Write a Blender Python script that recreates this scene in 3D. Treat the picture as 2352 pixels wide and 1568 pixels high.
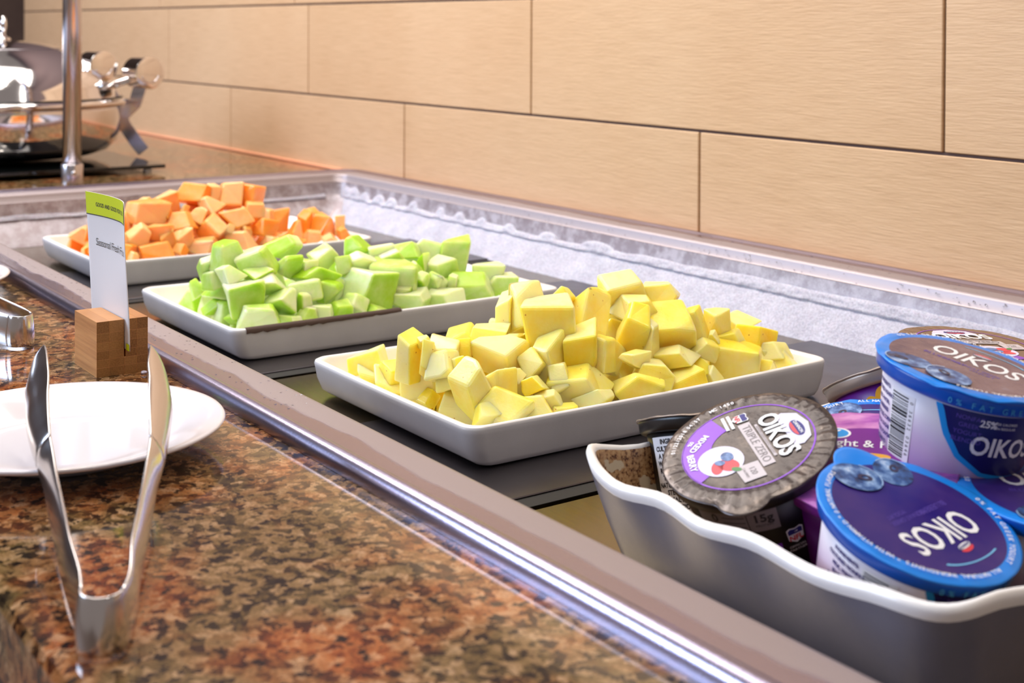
import bpy, bmesh, math, random
from mathutils import Vector, Matrix, noise
for o in list(bpy.data.objects): bpy.data.objects.remove(o)
scene = bpy.context.scene
COL = scene.collection
# ------------------------------------------------------------ camera
cam_d = bpy.data.cameras.new('camera')
cam = bpy.data.objects.new('camera', cam_d); COL.objects.link(cam)
RX = Vector((0.57251224, 0.81988191, 0.0048358)); UX = Vector((-0.01440765, 0.00416316, 0.99988754)); FX = Vector((-0.81976957, 0.57251753, -0.01419603))
cam.matrix_world = Matrix(((RX.x, UX.x, -FX.x, 0), (RX.y, UX.y, -FX.y, 0), (RX.z, UX.z, -FX.z, .24), (0, 0, 0, 1)))
cam_d.sensor_width = 36; cam_d.lens = 47.81; cam_d.shift_y = -.28646
cam_d.clip_start = .02; cam_d.clip_end = 60
cam_d.dof.use_dof = True; cam_d.dof.focus_distance = .92; cam_d.dof.aperture_fstop = 12
scene.camera = cam
# ------------------------------------------------------------ world, lights, exposure
scene.view_settings.view_transform = 'Standard'; scene.view_settings.look = 'None'
scene.view_settings.gamma = 1; scene.view_settings.use_curve_mapping = False
scene.view_settings.exposure = 0.14
w = bpy.data.worlds.new('world'); scene.world = w; w.use_nodes = True
w.node_tree.nodes['Background'].inputs[0].default_value = (.80, .70, .66, 1)
w.node_tree.nodes['Background'].inputs[1].default_value = .30
def area(name, loc, aim, sx, sy, power, col):
    l = bpy.data.lights.new(name, 'AREA'); l.shape = 'RECTANGLE'; l.size = sx; l.size_y = sy; l.energy = power; l.color = col
    o = bpy.data.objects.new(name, l); COL.objects.link(o); o.location = loc
    o.rotation_euler = (Vector(aim) - Vector(loc)).to_track_quat('-Z', 'Y').to_euler(); return o
area('ceiling_light_warm', (-1.5, .30, 1.55), (-1.3, .75, 0), 2.2, .5, 12, (1, .94, .86))
area('shelf_light_warm', (-1.1, .80, 1.10), (-1.1, .74, 0), 2.4, .16, 8, (1, .95, .88))
area('ceiling_light_far', (-2.8, .3, 1.7), (-2.7, .8, 0), 1.5, .6, 30, (1, .93, .90))
area('window_daylight', (-2.6, -2.2, 1.3), (-1.1, .5, 0), 2.2, 1.2, 92, (.58, .74, 1))
area('cup_fill_light', (1.6, -1.4, 1.9), (-.3, .4, 0), 1.0, .8, 1.5, (.82, .86, 1))  # weak fill light added for the cups, not a known window
for i, (x, y) in enumerate(((-1.75, .18), (-1.25, .12), (-.75, .1), (-.25, .12))):  # small spots added for sparkle on the rim bead and plates
    l = bpy.data.lights.new('sparkle_spot', 'SPOT'); l.energy = 7; l.spot_size = 1.5; l.spot_blend = .6; l.shadow_soft_size = .025; l.color = (1, .93, .82)
    o = bpy.data.objects.new('sparkle_spot', l); COL.objects.link(o); o.location = (x, y + .25, 1.35)
    o.rotation_euler = (math.radians(14), 0, 0)
# ------------------------------------------------------------ helpers
def srgb(r, g, b):
    f = lambda c: ((c/255+.055)/1.055)**2.4 if c > 10 else c/255/12.92
    return (f(r), f(g), f(b), 1)
MATS = {}
def mat(name, col, rough=.5, metal=0, **k):
    m = bpy.data.materials.new(name); m.use_nodes = True
    b = m.node_tree.nodes['Principled BSDF']
    b.inputs['Base Color'].default_value = col if len(col) == 4 else (*col, 1)
    b.inputs['Roughness'].default_value = rough; b.inputs['Metallic'].default_value = metal
    for kk, v in k.items(): b.inputs[kk.replace('_', ' ')].default_value = v
    MATS[name] = m
    return m
class NT:
    def __init__(s, m): s.m = m; s.t = m.node_tree; s.b = s.t.nodes['Principled BSDF']
    def n(s, typ, **k):
        x = s.t.nodes.new(typ)
        for a, v in k.items():
            if a.startswith('_'): x.inputs[a[1:].replace('_', ' ')].default_value = v
            else: setattr(x, a, v)
        return x
    def l(s, a, b): s.t.links.new(a, b)
    def coord(s, kind='Object', scale=(1, 1, 1), rot=(0, 0, 0)):
        c = s.n('ShaderNodeTexCoord'); mp = s.n('ShaderNodeMapping'); mp.inputs['Scale'].default_value = scale; mp.inputs['Rotation'].default_value = rot
        s.l(c.outputs[kind], mp.inputs['Vector']); return mp.outputs[0]
    def noise(s, vec, scale, detail=4, rough=.55):
        x = s.n('ShaderNodeTexNoise'); x.inputs['Scale'].default_value = scale; x.inputs['Detail'].default_value = detail; x.inputs['Roughness'].default_value = rough
        s.l(vec, x.inputs['Vector']); return x
    def ramp(s, fac, stops, interp='LINEAR'):
        r = s.n('ShaderNodeValToRGB'); e = r.color_ramp.elements; r.color_ramp.interpolation = interp
        while len(e) > 1: e.remove(e[-1])
        e[0].position, e[0].color = stops[0]
        for p, c in stops[1:]:
            q = e.new(p); q.color = c
        s.l(fac, r.inputs[0]); return r.outputs[0]
    def mix(s, fac, a, b, mode='MIX'):
        x = s.n('ShaderNodeMix', data_type='RGBA', blend_type=mode)
        if isinstance(fac, (int, float)): x.inputs[0].default_value = fac
        else: s.l(fac, x.inputs[0])
        for i, v in ((6, a), (7, b)):
            if isinstance(v, tuple): x.inputs[i].default_value = v
            else: s.l(v, x.inputs[i])
        return x.outputs[2]
    def bump(s, h, strength, dist):
        x = s.n('ShaderNodeBump'); x.inputs['Strength'].default_value = strength; x.inputs['Distance'].default_value = dist
        s.l(h, x.inputs['Height']); s.l(x.outputs[0], s.b.inputs['Normal'])
    def base(s, c): s.l(c, s.b.inputs['Base Color'])
    def rough(s, fac, lo, hi):
        x = s.n('ShaderNodeMapRange'); x.inputs[3].default_value = lo; x.inputs[4].default_value = hi
        s.l(fac, x.inputs[0]); s.l(x.outputs[0], s.b.inputs['Roughness'])
# ------------------------------------------------------------ materials
m = mat('wall_tile', srgb(228, 188, 138), .45, Specular_IOR_Level=.35); t = NT(m)
v = t.coord(scale=(1, 1, 1)); f1 = t.noise(t.coord(scale=(14, 14, 620)), 1, 3, .7); f2 = t.noise(v, 3, 3); f3 = t.noise(t.coord(scale=(60, 60, 500)), 1, 2)
oi = t.n('ShaderNodeObjectInfo')
c = t.ramp(f1.outputs[0], [(.3, srgb(186, 149, 112)), (.52, srgb(208, 171, 133)), (.75, srgb(217, 183, 146))])
c = t.mix(.25, c, t.ramp(f2.outputs[0], [(.35, srgb(198, 158, 117)), (.65, srgb(214, 183, 147))]))
c = t.mix(.10, c, t.ramp(oi.outputs['Random'], [(0, srgb(184, 148, 106)), (1, srgb(222, 193, 160))]))
t.base(c); t.bump(f3.outputs[0], .30, .0012)
mat('grout', srgb(96, 76, 72), .9)
m = mat('dark_wall', srgb(88, 68, 58), .5); t = NT(m); v = t.coord(scale=(2, 2, 2)); t.base(t.ramp(t.noise(v, 3).outputs[0], [(.3, srgb(80, 60, 52)), (.7, srgb(100, 78, 66))]))
mat('caulk', srgb(226, 158, 120), .5)
m = mat('floor_tile', srgb(120, 100, 85), .5)
mat('cabinet_wood', srgb(70, 48, 36), .5)
m = mat('granite', srgb(120, 85, 55), .07, Specular_IOR_Level=.6); t = NT(m)
v = t.coord(); wv = t.noise(v, 38, 5, .65)
big = t.noise(v, 9, 4, .6)
vo = t.n('ShaderNodeTexVoronoi'); vo.inputs['Scale'].default_value = 215
dist = t.mix(.02, v, wv.outputs['Color']); t.l(dist, vo.inputs['Vector'])
cell = t.n('ShaderNodeSeparateColor'); t.l(vo.outputs['Color'], cell.inputs[0])
med = t.noise(v, 115, 5, .7)
cw_ = t.n('ShaderNodeMath', operation='MULTIPLY_ADD'); t.l(cell.outputs[0], cw_.inputs[0]); cw_.inputs[1].default_value = .62; cw_.inputs[2].default_value = .19
sumn = t.n('ShaderNodeMath', operation='ADD'); t.l(cw_.outputs[0], sumn.inputs[0]); t.l(med.outputs[0], sumn.inputs[1])
hlf = t.n('ShaderNodeMath', operation='MULTIPLY'); t.l(sumn.outputs[0], hlf.inputs[0]); hlf.inputs[1].default_value = .5
rust = t.ramp(hlf.outputs[0], [(.26, srgb(40, 18, 12)), (.38, srgb(98, 44, 22)), (.47, srgb(146, 78, 38)), (.58, srgb(168, 104, 58)), (.74, srgb(200, 154, 116))])
olive = t.ramp(hlf.outputs[0], [(.26, srgb(16, 13, 12)), (.38, srgb(52, 42, 28)), (.47, srgb(104, 82, 48)), (.58, srgb(138, 108, 72)), (.74, srgb(182, 148, 114))])
pf = t.ramp(big.outputs[0], [(.46, (0, 0, 0, 1)), (.60, (1, 1, 1, 1))])
c = t.mix(pf, olive, rust)
dk = t.noise(v, 105, 5, .7); dkf = t.ramp(dk.outputs[0], [(.39, (1, 1, 1, 1)), (.46, (0, 0, 0, 1))])
c = t.mix(dkf, c, srgb(24, 18, 16)); fine = t.noise(v, 620, 4, .7); c = t.mix(.45, c, t.ramp(fine.outputs[0], [(.34, (.12, .12, .12, 1)), (.5, (.5, .5, .5, 1)), (.66, (.9, .9, .9, 1))]), 'OVERLAY'); t.base(c)
def steel(name, col, r0, r1, sc=(1, 1, 1), ns=30):
    m = mat(name, col, r0, 1); t = NT(m); n = t.noise(t.coord(scale=sc), ns, 4); t.rough(n.outputs[0], r0, r1); return m, t
m, t = steel('rim_steel', srgb(196, 188, 196), .22, .34, (1, 1, 1), 12)
# condensation film along the cold side of the rim, with a wavy outline and fine droplets
at_ = t.n('ShaderNodeAttribute', attribute_name='inset'); nz = t.noise(t.coord(scale=(5, 5, 1)), 2.2, 3)
ma = t.n('ShaderNodeMath', operation='MULTIPLY_ADD'); t.l(nz.outputs[0], ma.inputs[0]); ma.inputs[1].default_value = .020; t.l(at_.outputs['Fac'], ma.inputs[2])
sc_ = t.n('ShaderNodeMath', operation='MULTIPLY'); t.l(ma.outputs[0], sc_.inputs[0]); sc_.inputs[1].default_value = 20
wet = t.ramp(sc_.outputs[0], [(.64, (0, 0, 0, 1)), (.70, (1, 1, 1, 1))])
dr = t.noise(t.coord(), 620, 2); t.base(t.mix(wet, srgb(164, 156, 178), srgb(166, 154, 156))); t.rough(wet, .26, .5); mw = t.n('ShaderNodeMapRange'); t.l(wet, mw.inputs[0]); mw.inputs[3].default_value = 1; mw.inputs[4].default_value = .65; t.l(mw.outputs[0], t.b.inputs['Metallic']); t.bump(dr.outputs[0], .12, .0005)
m, t = steel('liner_steel', srgb(168, 158, 160), .32, .5, (1, 1, 6), 40); fr = t.noise(t.coord(), 55, 6, .7)
ff = t.ramp(fr.outputs[0], [(.42, (0, 0, 0, 1)), (.62, (1, 1, 1, 1))])
t.base(t.mix(ff, srgb(150, 138, 142), srgb(184, 176, 184))); mt = t.n('ShaderNodeMapRange'); t.l(ff, mt.inputs[0]); mt.inputs[3].default_value = .45; mt.inputs[4].default_value = .1; t.l(mt.outputs[0], t.b.inputs['Metallic']); t.b.inputs['Roughness'].default_value = .45
m, t = steel('floor_steel', srgb(128, 116, 92), .16, .3, (2, 30, 1), 10)
m, t = steel('plate_dark', srgb(98, 94, 98), .25, .4, (2, 2, 1), 20)
mat('black_gap', srgb(10, 8, 8), .6)
m = mat('frost', srgb(236, 236, 246), .75, Subsurface_Weight=.25, Subsurface_Scale=.004); t = NT(m); n = t.noise(t.coord(), 420, 5, .7); n2 = t.noise(t.coord(), 34, 4)
t.base(t.mix(.6, t.ramp(n2.outputs[0], [(.35, srgb(162, 158, 172)), (.65, srgb(200, 196, 206))]), t.ramp(n.outputs[0], [(.35, srgb(158, 154, 168)), (.6, srgb(212, 208, 218))]))); t.bump(n.outputs[0], .7, .0016)
mat('water', srgb(235, 235, 240), .05, 0, Transmission_Weight=1.0, IOR=1.33)
def ceramic(name, c1, c2, rough):
    m = mat(name, c1, rough, Specular_IOR_Level=.5); t = NT(m); n = t.noise(t.coord(), 14, 4); t.base(t.ramp(n.outputs[0], [(.35, c1), (.65, c2)])); n2 = t.noise(t.coord(), 260, 3); t.bump(n2.outputs[0], .10, .0006); return m
ceramic('white_glaze', srgb(244, 242, 240), srgb(236, 234, 236), .22)
ceramic('shaded_glaze', srgb(196, 196, 200), srgb(184, 184, 188), .38)  # tray outsides: white glaze greyed, side shade put into the colour
ceramic('slate_glaze', srgb(116, 116, 134), srgb(106, 106, 122), .3)
mat('porcelain', srgb(228, 222, 226), .1, Specular_IOR_Level=.6)
m = mat('worn_pattern', srgb(190, 150, 110), .35); t = NT(m); vv = t.coord(); a = t.n('ShaderNodeTexVoronoi'); a.inputs['Scale'].default_value = 55; t.l(t.mix(.06, vv, t.noise(vv, 30).outputs['Color']), a.inputs['Vector'])
sp = t.noise(vv, 420, 3); c = t.ramp(sp.outputs[0], [(.36, srgb(96, 58, 36)), (.48, srgb(186, 142, 98)), (.62, srgb(204, 166, 122))])
t.base(t.mix(t.ramp(a.outputs['Distance'], [(.34, (1, 1, 1, 1)), (.40, (0, 0, 0, 1))]), c, srgb(222, 206, 178)))
mat('chip_brown', srgb(74, 56, 48), .8)
m = mat('bamboo_side', srgb(206, 140, 78), .45); t = NT(m); n = t.noise(t.coord(scale=(5, 5, 110)), 3, 4); n2 = t.n('ShaderNodeObjectInfo')
t.base(t.mix(.3, t.ramp(n.outputs[0], [(.35, srgb(176, 112, 56)), (.6, srgb(214, 150, 88))]), t.ramp(n2.outputs['Random'], [(0, srgb(150, 92, 44)), (1, srgb(226, 166, 104))])))
m = mat('bamboo_end', srgb(150, 100, 52), .5); t = NT(m); n = t.noise(t.coord(), 900, 3); n2 = t.n('ShaderNodeObjectInfo')
t.base(t.mix(.55, t.ramp(n.outputs[0], [(.35, srgb(128, 82, 38)), (.65, srgb(178, 124, 66))]), t.ramp(n2.outputs['Random'], [(0, srgb(112, 70, 30)), (1, srgb(190, 138, 80))])))
mat('card_white', srgb(232, 226, 224), .4); mat('card_lime', srgb(206, 216, 8), .45); mat('card_ink', srgb(60, 56, 50), .5)
steel('chrome', srgb(226, 222, 222), .06, .12)
steel('brushed_steel', srgb(205, 200, 205), .16, .26, (1, 1, 1), 25)
steel('tong_steel', srgb(214, 208, 206), .14, .24, (1, 1, 1), 30)
mat('black_glass', srgb(14, 16, 16), .04, Specular_IOR_Level=.7)
mat('rubber_white', srgb(225, 225, 225), .5)
mat('post_clear', srgb(205, 210, 225), .2, .8)
def fruit(name, stops, sss, specks=None, wet=.28):
    m = mat(name, stops[0][1], wet, Subsurface_Weight=.75, Subsurface_Scale=.014, Specular_IOR_Level=.4); m.node_tree.nodes['Principled BSDF'].inputs['Subsurface Radius'].default_value = sss
    t = NT(m); g = t.n('ShaderNodeAttribute', attribute_name='cut'); n = t.noise(t.coord(), 70, 4, .6); oi = t.n('ShaderNodeObjectInfo')
    ad = t.n('ShaderNodeMath', operation='MULTIPLY_ADD'); t.l(n.outputs[0], ad.inputs[0]); ad.inputs[1].default_value = .5; t.l(g.outputs['Fac'], ad.inputs[2])
    a2 = t.n('ShaderNodeMath', operation='MULTIPLY_ADD'); t.l(oi.outputs['Random'], a2.inputs[0]); a2.inputs[1].default_value = .22; t.l(ad.outputs[0], a2.inputs[2])
    c = t.ramp(a2.outputs[0], stops)
    if specks:
        vo = t.n('ShaderNodeTexVoronoi'); vo.inputs['Scale'].default_value = 95; t.l(t.coord(), vo.inputs['Vector'])
        c = t.mix(t.ramp(vo.outputs['Distance'], [(.035, (1, 1, 1, 1)), (.075, (0, 0, 0, 1))]), c, specks)
    t.base(c); nb = t.noise(t.coord(scale=(1, 1, 1)), 380, 3); t.bump(nb.outputs[0], .25, .0008); return m
fruit('pineapple_flesh', [(.25, srgb(252, 210, 30)), (.45, srgb(253, 222, 76)), (.60, srgb(254, 232, 112)), (.84, srgb(255, 240, 166))], (1, .7, .15), srgb(186, 130, 50))
fruit('cantaloupe_flesh', [(.25, srgb(250, 140, 24)), (.45, srgb(253, 156, 54)), (.62, srgb(254, 170, 88)), (.85, srgb(254, 198, 140))], (1, .45, .15))
fruit('honeydew_flesh', [(.25, srgb(148, 196, 14)), (.44, srgb(172, 212, 50)), (.58, srgb(192, 222, 104)), (.82, srgb(228, 238, 186))], (.7, 1, .25))
P = {}
for nm, c, r, mt in (('navy', (14, 16, 92), .35, 0), ('lid_blue', (24, 134, 234), .3, .1), ('band_blue', (8, 84, 186), .3, 0), ('cyan', (24, 146, 222), .35, 0), ('white', (236, 236, 240), .4, 0), ('lid_dusk', (58, 36, 118), .28, .25),
                     ('ink_blue', (40, 38, 120), .5, 0), ('ink_black', (36, 34, 40), .5, 0), ('bars', (30, 28, 36), .5, 0), ('cup_black', (16, 14, 16), .35, 0), ('lid_black', (74, 64, 62), .25, .45), ('purple', (132, 56, 196), .3, .1), ('box_grey', (196, 186, 190), .35, 0), ('label_grey', (120, 112, 114), .5, 0),
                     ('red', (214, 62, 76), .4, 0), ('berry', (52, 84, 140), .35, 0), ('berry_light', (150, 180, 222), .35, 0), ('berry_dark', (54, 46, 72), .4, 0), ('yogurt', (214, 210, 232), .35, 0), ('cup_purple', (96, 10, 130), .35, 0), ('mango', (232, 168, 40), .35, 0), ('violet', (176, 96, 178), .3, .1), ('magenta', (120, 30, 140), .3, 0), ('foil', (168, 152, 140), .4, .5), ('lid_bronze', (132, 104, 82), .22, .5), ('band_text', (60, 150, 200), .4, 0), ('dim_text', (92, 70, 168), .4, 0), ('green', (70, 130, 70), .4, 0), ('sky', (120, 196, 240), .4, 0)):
    P[nm] = mat('print_' + nm, srgb(*c), r, mt)
m = mat('cup_white', srgb(228, 220, 228), .35); t = NT(m); cd = t.n('ShaderNodeTexCoord'); sx = t.n('ShaderNodeSeparateXYZ'); t.l(cd.outputs['Object'], sx.inputs[0]); nn = t.noise(t.coord(), 60, 3)
mr = t.n('ShaderNodeMapRange'); t.l(sx.outputs[2], mr.inputs[0]); mr.inputs[1].default_value = 0; mr.inputs[2].default_value = .065
ad = t.n('ShaderNodeMath', operation='MULTIPLY_ADD'); t.l(nn.outputs[0], ad.inputs[0]); ad.inputs[1].default_value = .10; t.l(mr.outputs[0], ad.inputs[2])
t.base(t.ramp(ad.outputs[0], [(.12, srgb(40, 30, 60)), (.26, srgb(58, 46, 84)), (.31, srgb(168, 140, 186)), (.55, srgb(206, 186, 214)), (.8, srgb(228, 222, 232))]))
# ------------------------------------------------------------ object helpers
def link(name, bm_or_mesh, material=None, parent=None, smooth=False, loc=None):
    if isinstance(bm_or_mesh, bmesh.types.BMesh):
        me = bpy.data.meshes.new(name); bm_or_mesh.to_mesh(me); bm_or_mesh.free()
    else: me = bm_or_mesh
    if material is not None:
        for mm in (material if isinstance(material, (list, tuple)) else [material]): me.materials.append(MATS[mm] if isinstance(mm, str) else mm)
    if smooth: me.polygons.foreach_set('use_smooth', [True]*len(me.polygons))
    o = bpy.data.objects.new(name, me); COL.objects.link(o)
    if parent: o.parent = parent
    if loc is not None: o.location = loc
    return o
def tag(o, label, cat, group=None):
    o['label'] = label; o['category'] = cat
    if group: o['group'] = group
    return o
def thing(name, label, cat, loc=(0, 0, 0), group=None, mw=None):
    o = bpy.data.objects.new(name, None); COL.objects.link(o); o.empty_display_size = .02
    if mw is not None: o.matrix_world = mw
    else: o.location = loc
    return tag(o, label, cat, group)
def structure(o): o['kind'] = 'structure'; return o
def pydata(name, vs, fs):
    me = bpy.data.meshes.new(name); me.from_pydata([tuple(v) for v in vs], [], fs); me.update(); return me
def box_bm(x0, x1, y0, y1, z0, z1, bev=0, seg=2, bm=None):
    b = bmesh.new()
    vs = [b.verts.new((x, y, z)) for x in (x0, x1) for y in (y0, y1) for z in (z0, z1)]
    for f in ((0, 1, 3, 2), (4, 6, 7, 5), (0, 4, 5, 1), (2, 3, 7, 6), (0, 2, 6, 4), (1, 5, 7, 3)): b.faces.new([vs[i] for i in f])
    bmesh.ops.recalc_face_normals(b, faces=b.faces)
    if bev: bmesh.ops.bevel(b, geom=list(b.edges), offset=bev, segments=seg, affect='EDGES', profile=.6)
    return b
def lathe(prof, N=64, close=False):
    vs = []; fs = []; n = len(prof)
    for i in range(N):
        a = 2*math.pi*i/N
        for r, z in prof: vs.append((r*math.cos(a), r*math.sin(a), z))
    for i in range(N):
        j = (i+1) % N
        for k in range(n-1): fs.append((i*n+k, j*n+k, j*n+k+1, i*n+k+1))
    bm = bmesh.new(); bv = [bm.verts.new(v) for v in vs]
    for f in fs:
        try: bm.faces.new([bv[i] for i in f])
        except ValueError: pass
    bmesh.ops.remove_doubles(bm, verts=bm.verts, dist=1e-6); bmesh.ops.recalc_face_normals(bm, faces=bm.faces)
    return bm
def rrect(cx, cy, hx, hy, r, z, n=10, per=0):
    pts = []
    for q, (sx, sy) in enumerate(((1, 1), (-1, 1), (-1, -1), (1, -1))):
        for i in range(n+1):
            a = math.pi/2*(q + i/n); pts.append((cx+sx*(hx-r)+r*math.cos(a), cy+sy*(hy-r)+r*math.sin(a), z))
        if per:
            nq = (q+1) % 4; nx, ny = ((1, 1), (-1, 1), (-1, -1), (1, -1))[nq]; a = math.pi/2*(q+1)
            e = (cx+nx*(hx-r)+r*math.cos(a), cy+ny*(hy-r)+r*math.sin(a), z); s = pts[-1]
            for i in range(1, per): pts.append(tuple(s[k]+(e[k]-s[k])*i/per for k in range(3)))
    return pts
def loft(rings, cap0=True, cap1=True, fn=None, split=None):
    n = len(rings[0]); vs = []; fs = []; mi = []
    for k, r in enumerate(rings):
        for p in r: vs.append(fn(p, k) if fn else p)
    for k in range(len(rings)-1):
        for i in range(n):
            j = (i+1) % n; fs.append((k*n+i, k*n+j, (k+1)*n+j, (k+1)*n+i)); mi.append(0 if split is None or k < split else 1)
    if cap0: fs.append(tuple(range(n-1, -1, -1))); mi.append(0)
    if cap1: fs.append(tuple(range((len(rings)-1)*n, len(rings)*n))); mi.append(0 if split is None else 1)
    me = pydata('loft', vs, fs); me.polygons.foreach_set('material_index', mi); return me
def tube(pts, r, N=14, caps=True):
    bm = bmesh.new(); rings = []; up = Vector((0, 0, 1)); prev = None
    for i, p in enumerate(pts):
        p = Vector(p); d = (Vector(pts[min(i+1, len(pts)-1)])-Vector(pts[max(i-1, 0)])).normalized()
        if prev is None: a = d.cross(up if abs(d.z) < .9 else Vector((1, 0, 0))).normalized()
        else: a = (prev-d*prev.dot(d)).normalized()
        prev = a; b = d.cross(a); rr = r[i] if isinstance(r, (list, tuple)) else r
        rings.append([bm.verts.new(p+(a*math.cos(2*math.pi*k/N)+b*math.sin(2*math.pi*k/N))*rr) for k in range(N)])
    for i in range(len(rings)-1):
        for k in range(N): bm.faces.new((rings[i][k], rings[i][(k+1) % N], rings[i+1][(k+1) % N], rings[i+1][k]))
    if caps: bm.faces.new(rings[0][::-1]); bm.faces.new(rings[-1])
    bmesh.ops.recalc_face_normals(bm, faces=bm.faces); return bm
TXT = {}
def text_mesh(s, size, bold=0, cx=True):
    """flat lettering as (verts2d, faces), centred on x, baseline-centred on y"""
    key = (s, bold)
    if key not in TXT:
        cu = bpy.data.curves.new('t', 'FONT'); cu.body = s; cu.size = 1; cu.offset = bold; cu.resolution_u = 3; cu.fill_mode = 'FRONT'
        if cx: cu.align_x = 'CENTER'
        cu.align_y = 'CENTER'
        ob = bpy.data.objects.new('t', cu); me = bpy.data.meshes.new_from_object(ob)
        TXT[key] = ([(v.co.x, v.co.y) for v in me.vertices], [tuple(p.vertices) for p in me.polygons])
        bpy.data.objects.remove(ob); bpy.data.curves.remove(cu); bpy.data.meshes.remove(me)
    vs, fs = TXT[key]; return [(x*size, y*size) for x, y in vs], fs
class Print:
    """collects flat printed shapes for one colour and builds ONE mesh"""
    def __init__(s): s.v = []; s.f = []
    def add(s, pts, faces, fn):
        o = len(s.v); s.v += [fn(*p) for p in pts]; s.f += [tuple(i+o for i in f) for f in faces]; return s
    def text(s, st, size, fn, u=0, v=0, rot=0, bold=0, sx=1):
        vs, fs = text_mesh(st, size, bold); c, sn = math.cos(rot), math.sin(rot)
        return s.add([(u+x*sx*c-y*sn, v+x*sx*sn+y*c) for x, y in vs], fs, fn)
    def poly(s, pts, fn): return s.add(pts, [tuple(range(len(pts)))], fn)
    def disc(s, u, v, a, b, fn, rot=0, N=28, hole=0, a0=0, a1=2*math.pi):
        pts = []; c, sn = math.cos(rot), math.sin(rot); full = abs(a1-a0-2*math.pi) < 1e-6
        for i in range(N+1):
            t = a0+(a1-a0)*i/N
            for k in (hole, 1):
                x, y = a*k*math.cos(t), b*k*math.sin(t)
                pts.append((u+x*c-y*sn, v+x*sn+y*c))
        return s.add(pts, [(2*i, 2*i+1, 2*i+3, 2*i+2) for i in range(N)], fn)
    def build(s, name, m, parent):
        me = pydata(name, s.v, s.f); o = link(name, me, m, parent)
        if 'lettering' in name or name in ('barcode', 'light_boxes'): o['kind'] = 'stuff'
        return o

m = MATS['print_berry']; t = NT(m); n = t.noise(t.coord(), 130, 4, .6); t.base(t.ramp(n.outputs[0], [(.32, srgb(30, 32, 62)), (.48, srgb(52, 88, 146)), (.62, srgb(128, 160, 206)), (.75, srgb(206, 220, 240))]))
m = MATS['print_lid_dusk']; t = NT(m); n = t.noise(t.coord(), 26, 3, .6); t.base(t.ramp(n.outputs[0], [(.35, srgb(38, 26, 122)), (.6, srgb(66, 44, 124)), (.75, srgb(84, 60, 132))]))
m = MATS['print_lid_black']; t = NT(m); n = t.noise(t.coord(), 55, 4, .7); t.base(t.ramp(n.outputs[0], [(.3, srgb(58, 50, 50)), (.55, srgb(82, 72, 68)), (.75, srgb(128, 112, 102))])); t.bump(n.outputs[0], .25, .0015)
m = MATS['print_violet']; t = NT(m); n = t.noise(t.coord(scale=(1, 3, 1)), 26, 4, .6); t.base(t.ramp(n.outputs[0], [(.35, srgb(110, 70, 150)), (.5, srgb(176, 92, 176)), (.66, srgb(216, 150, 200))]))
m = mat('print_lid_mauve_reflect', srgb(112, 88, 104), .22, .3); t = NT(m); n = t.noise(t.coord(), 34, 4, .65); t.base(t.ramp(n.outputs[0], [(.36, srgb(82, 62, 92)), (.5, srgb(116, 90, 104)), (.62, srgb(132, 108, 120)), (.74, srgb(150, 160, 196))])); t.bump(n.outputs[0], .5, .002)  # upright cup's lid panel, brownish mauve reflection painted into the colour
# ------------------------------------------------------------ walls, floor
YW = 1.0713
wall = structure(link('wall_back', box_bm(-3.95, .75, YW+.004, YW+.12, -.92, 2.2), 'grout'))
# rows of long tiles, half-offset courses, 3 mm recessed joints
row_h = .1575; z0s = [.1235-.1575+i*row_h for i in range(0, 4)]
def tile_bm(x0, x1, z0, z1):
    b = box_bm(x0+.0017, x1-.0017, YW, YW+.008, z0+.0017, z1-.0017, .0008, 1); return b
for r, z0 in enumerate(z0s):
    off = (-1.157 if r % 2 == 0 else -.8205) if r != 2 else -1.150+.67*.5-.06
    xs = [off+.6685*k for k in range(-6, 4)]
    for k in range(len(xs)-1):
        a, b = max(xs[k], -3.945), min(xs[k+1], .74)
        if b-a < .03: continue
        t_ = link('tile', tile_bm(a, b, z0, z0+row_h), 'wall_tile', wall)
wl = structure(link('wall_left', box_bm(-5.2, -5.1, -2.5, 3.0, -.92, 2.2), 'dark_wall'))
structure(link('floor', box_bm(-5.2, 1.2, -2.5, 3.0, -.96, -.92), 'floor_tile'))
structure(link('trim_1', box_bm(-3.94, .74, YW-.006, YW+.001, 0, .004, .0015, 2), 'caulk'))
# ------------------------------------------------------------ cabinet and worktop
cab = thing('buffet_cabinet', 'dark wooden cabinet body under the brown granite worktop', 'cabinet', (-1.7, .6, -.92))
def loc_box(*a, **k):
    return box_bm(*a, **k)
RXC, RYC = -.9175, .7025                      # centre of the cold well's outer rim
def ring_c(off, z, r, n=6):                   # ring at inset off from the rim's outer edge
    x0, x1, y0, y1 = -1.975+off, .14-off, .341+off, 1.064-off
    return rrect((x0+x1)/2, (y0+y1)/2, (x1-x0)/2, (y1-y0)/2, max(r, .002), z, n)
def outer_c(z, e=0, n=6):
    return rrect(-1.725, .609, 2.325-e, .459-e, .004, z, n)
me = loft([ring_c(.012, -.04, .02), ring_c(.012, 0, .02), outer_c(0, .006), outer_c(-.0018, .0018), outer_c(-.006, 0), outer_c(-.034, 0), outer_c(-.04, .006), ring_c(.012, -.04, .02)], False, False)
bm = bmesh.new(); bm.from_mesh(me); bmesh.ops.remove_doubles(bm, verts=bm.verts, dist=1e-6); bmesh.ops.recalc_face_normals(bm, faces=bm.faces)
tag(link('countertop', bm, 'granite'), 'polished brown, rust and black speckled granite worktop around the cold well', 'countertop')
c1 = link('cabinet_body', box_bm(-4.0, .55, .20, .24, -.92, -.041, .003, 1), 'cabinet_wood', cab); c1.location = (1.7, -.6, .92)
c2 = link('cabinet_side', box_bm(-4.0, -3.97, .24, 1.06, -.92, -.041, .003, 1), 'cabinet_wood', cab); c2.location = (1.7, -.6, .92)
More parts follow.
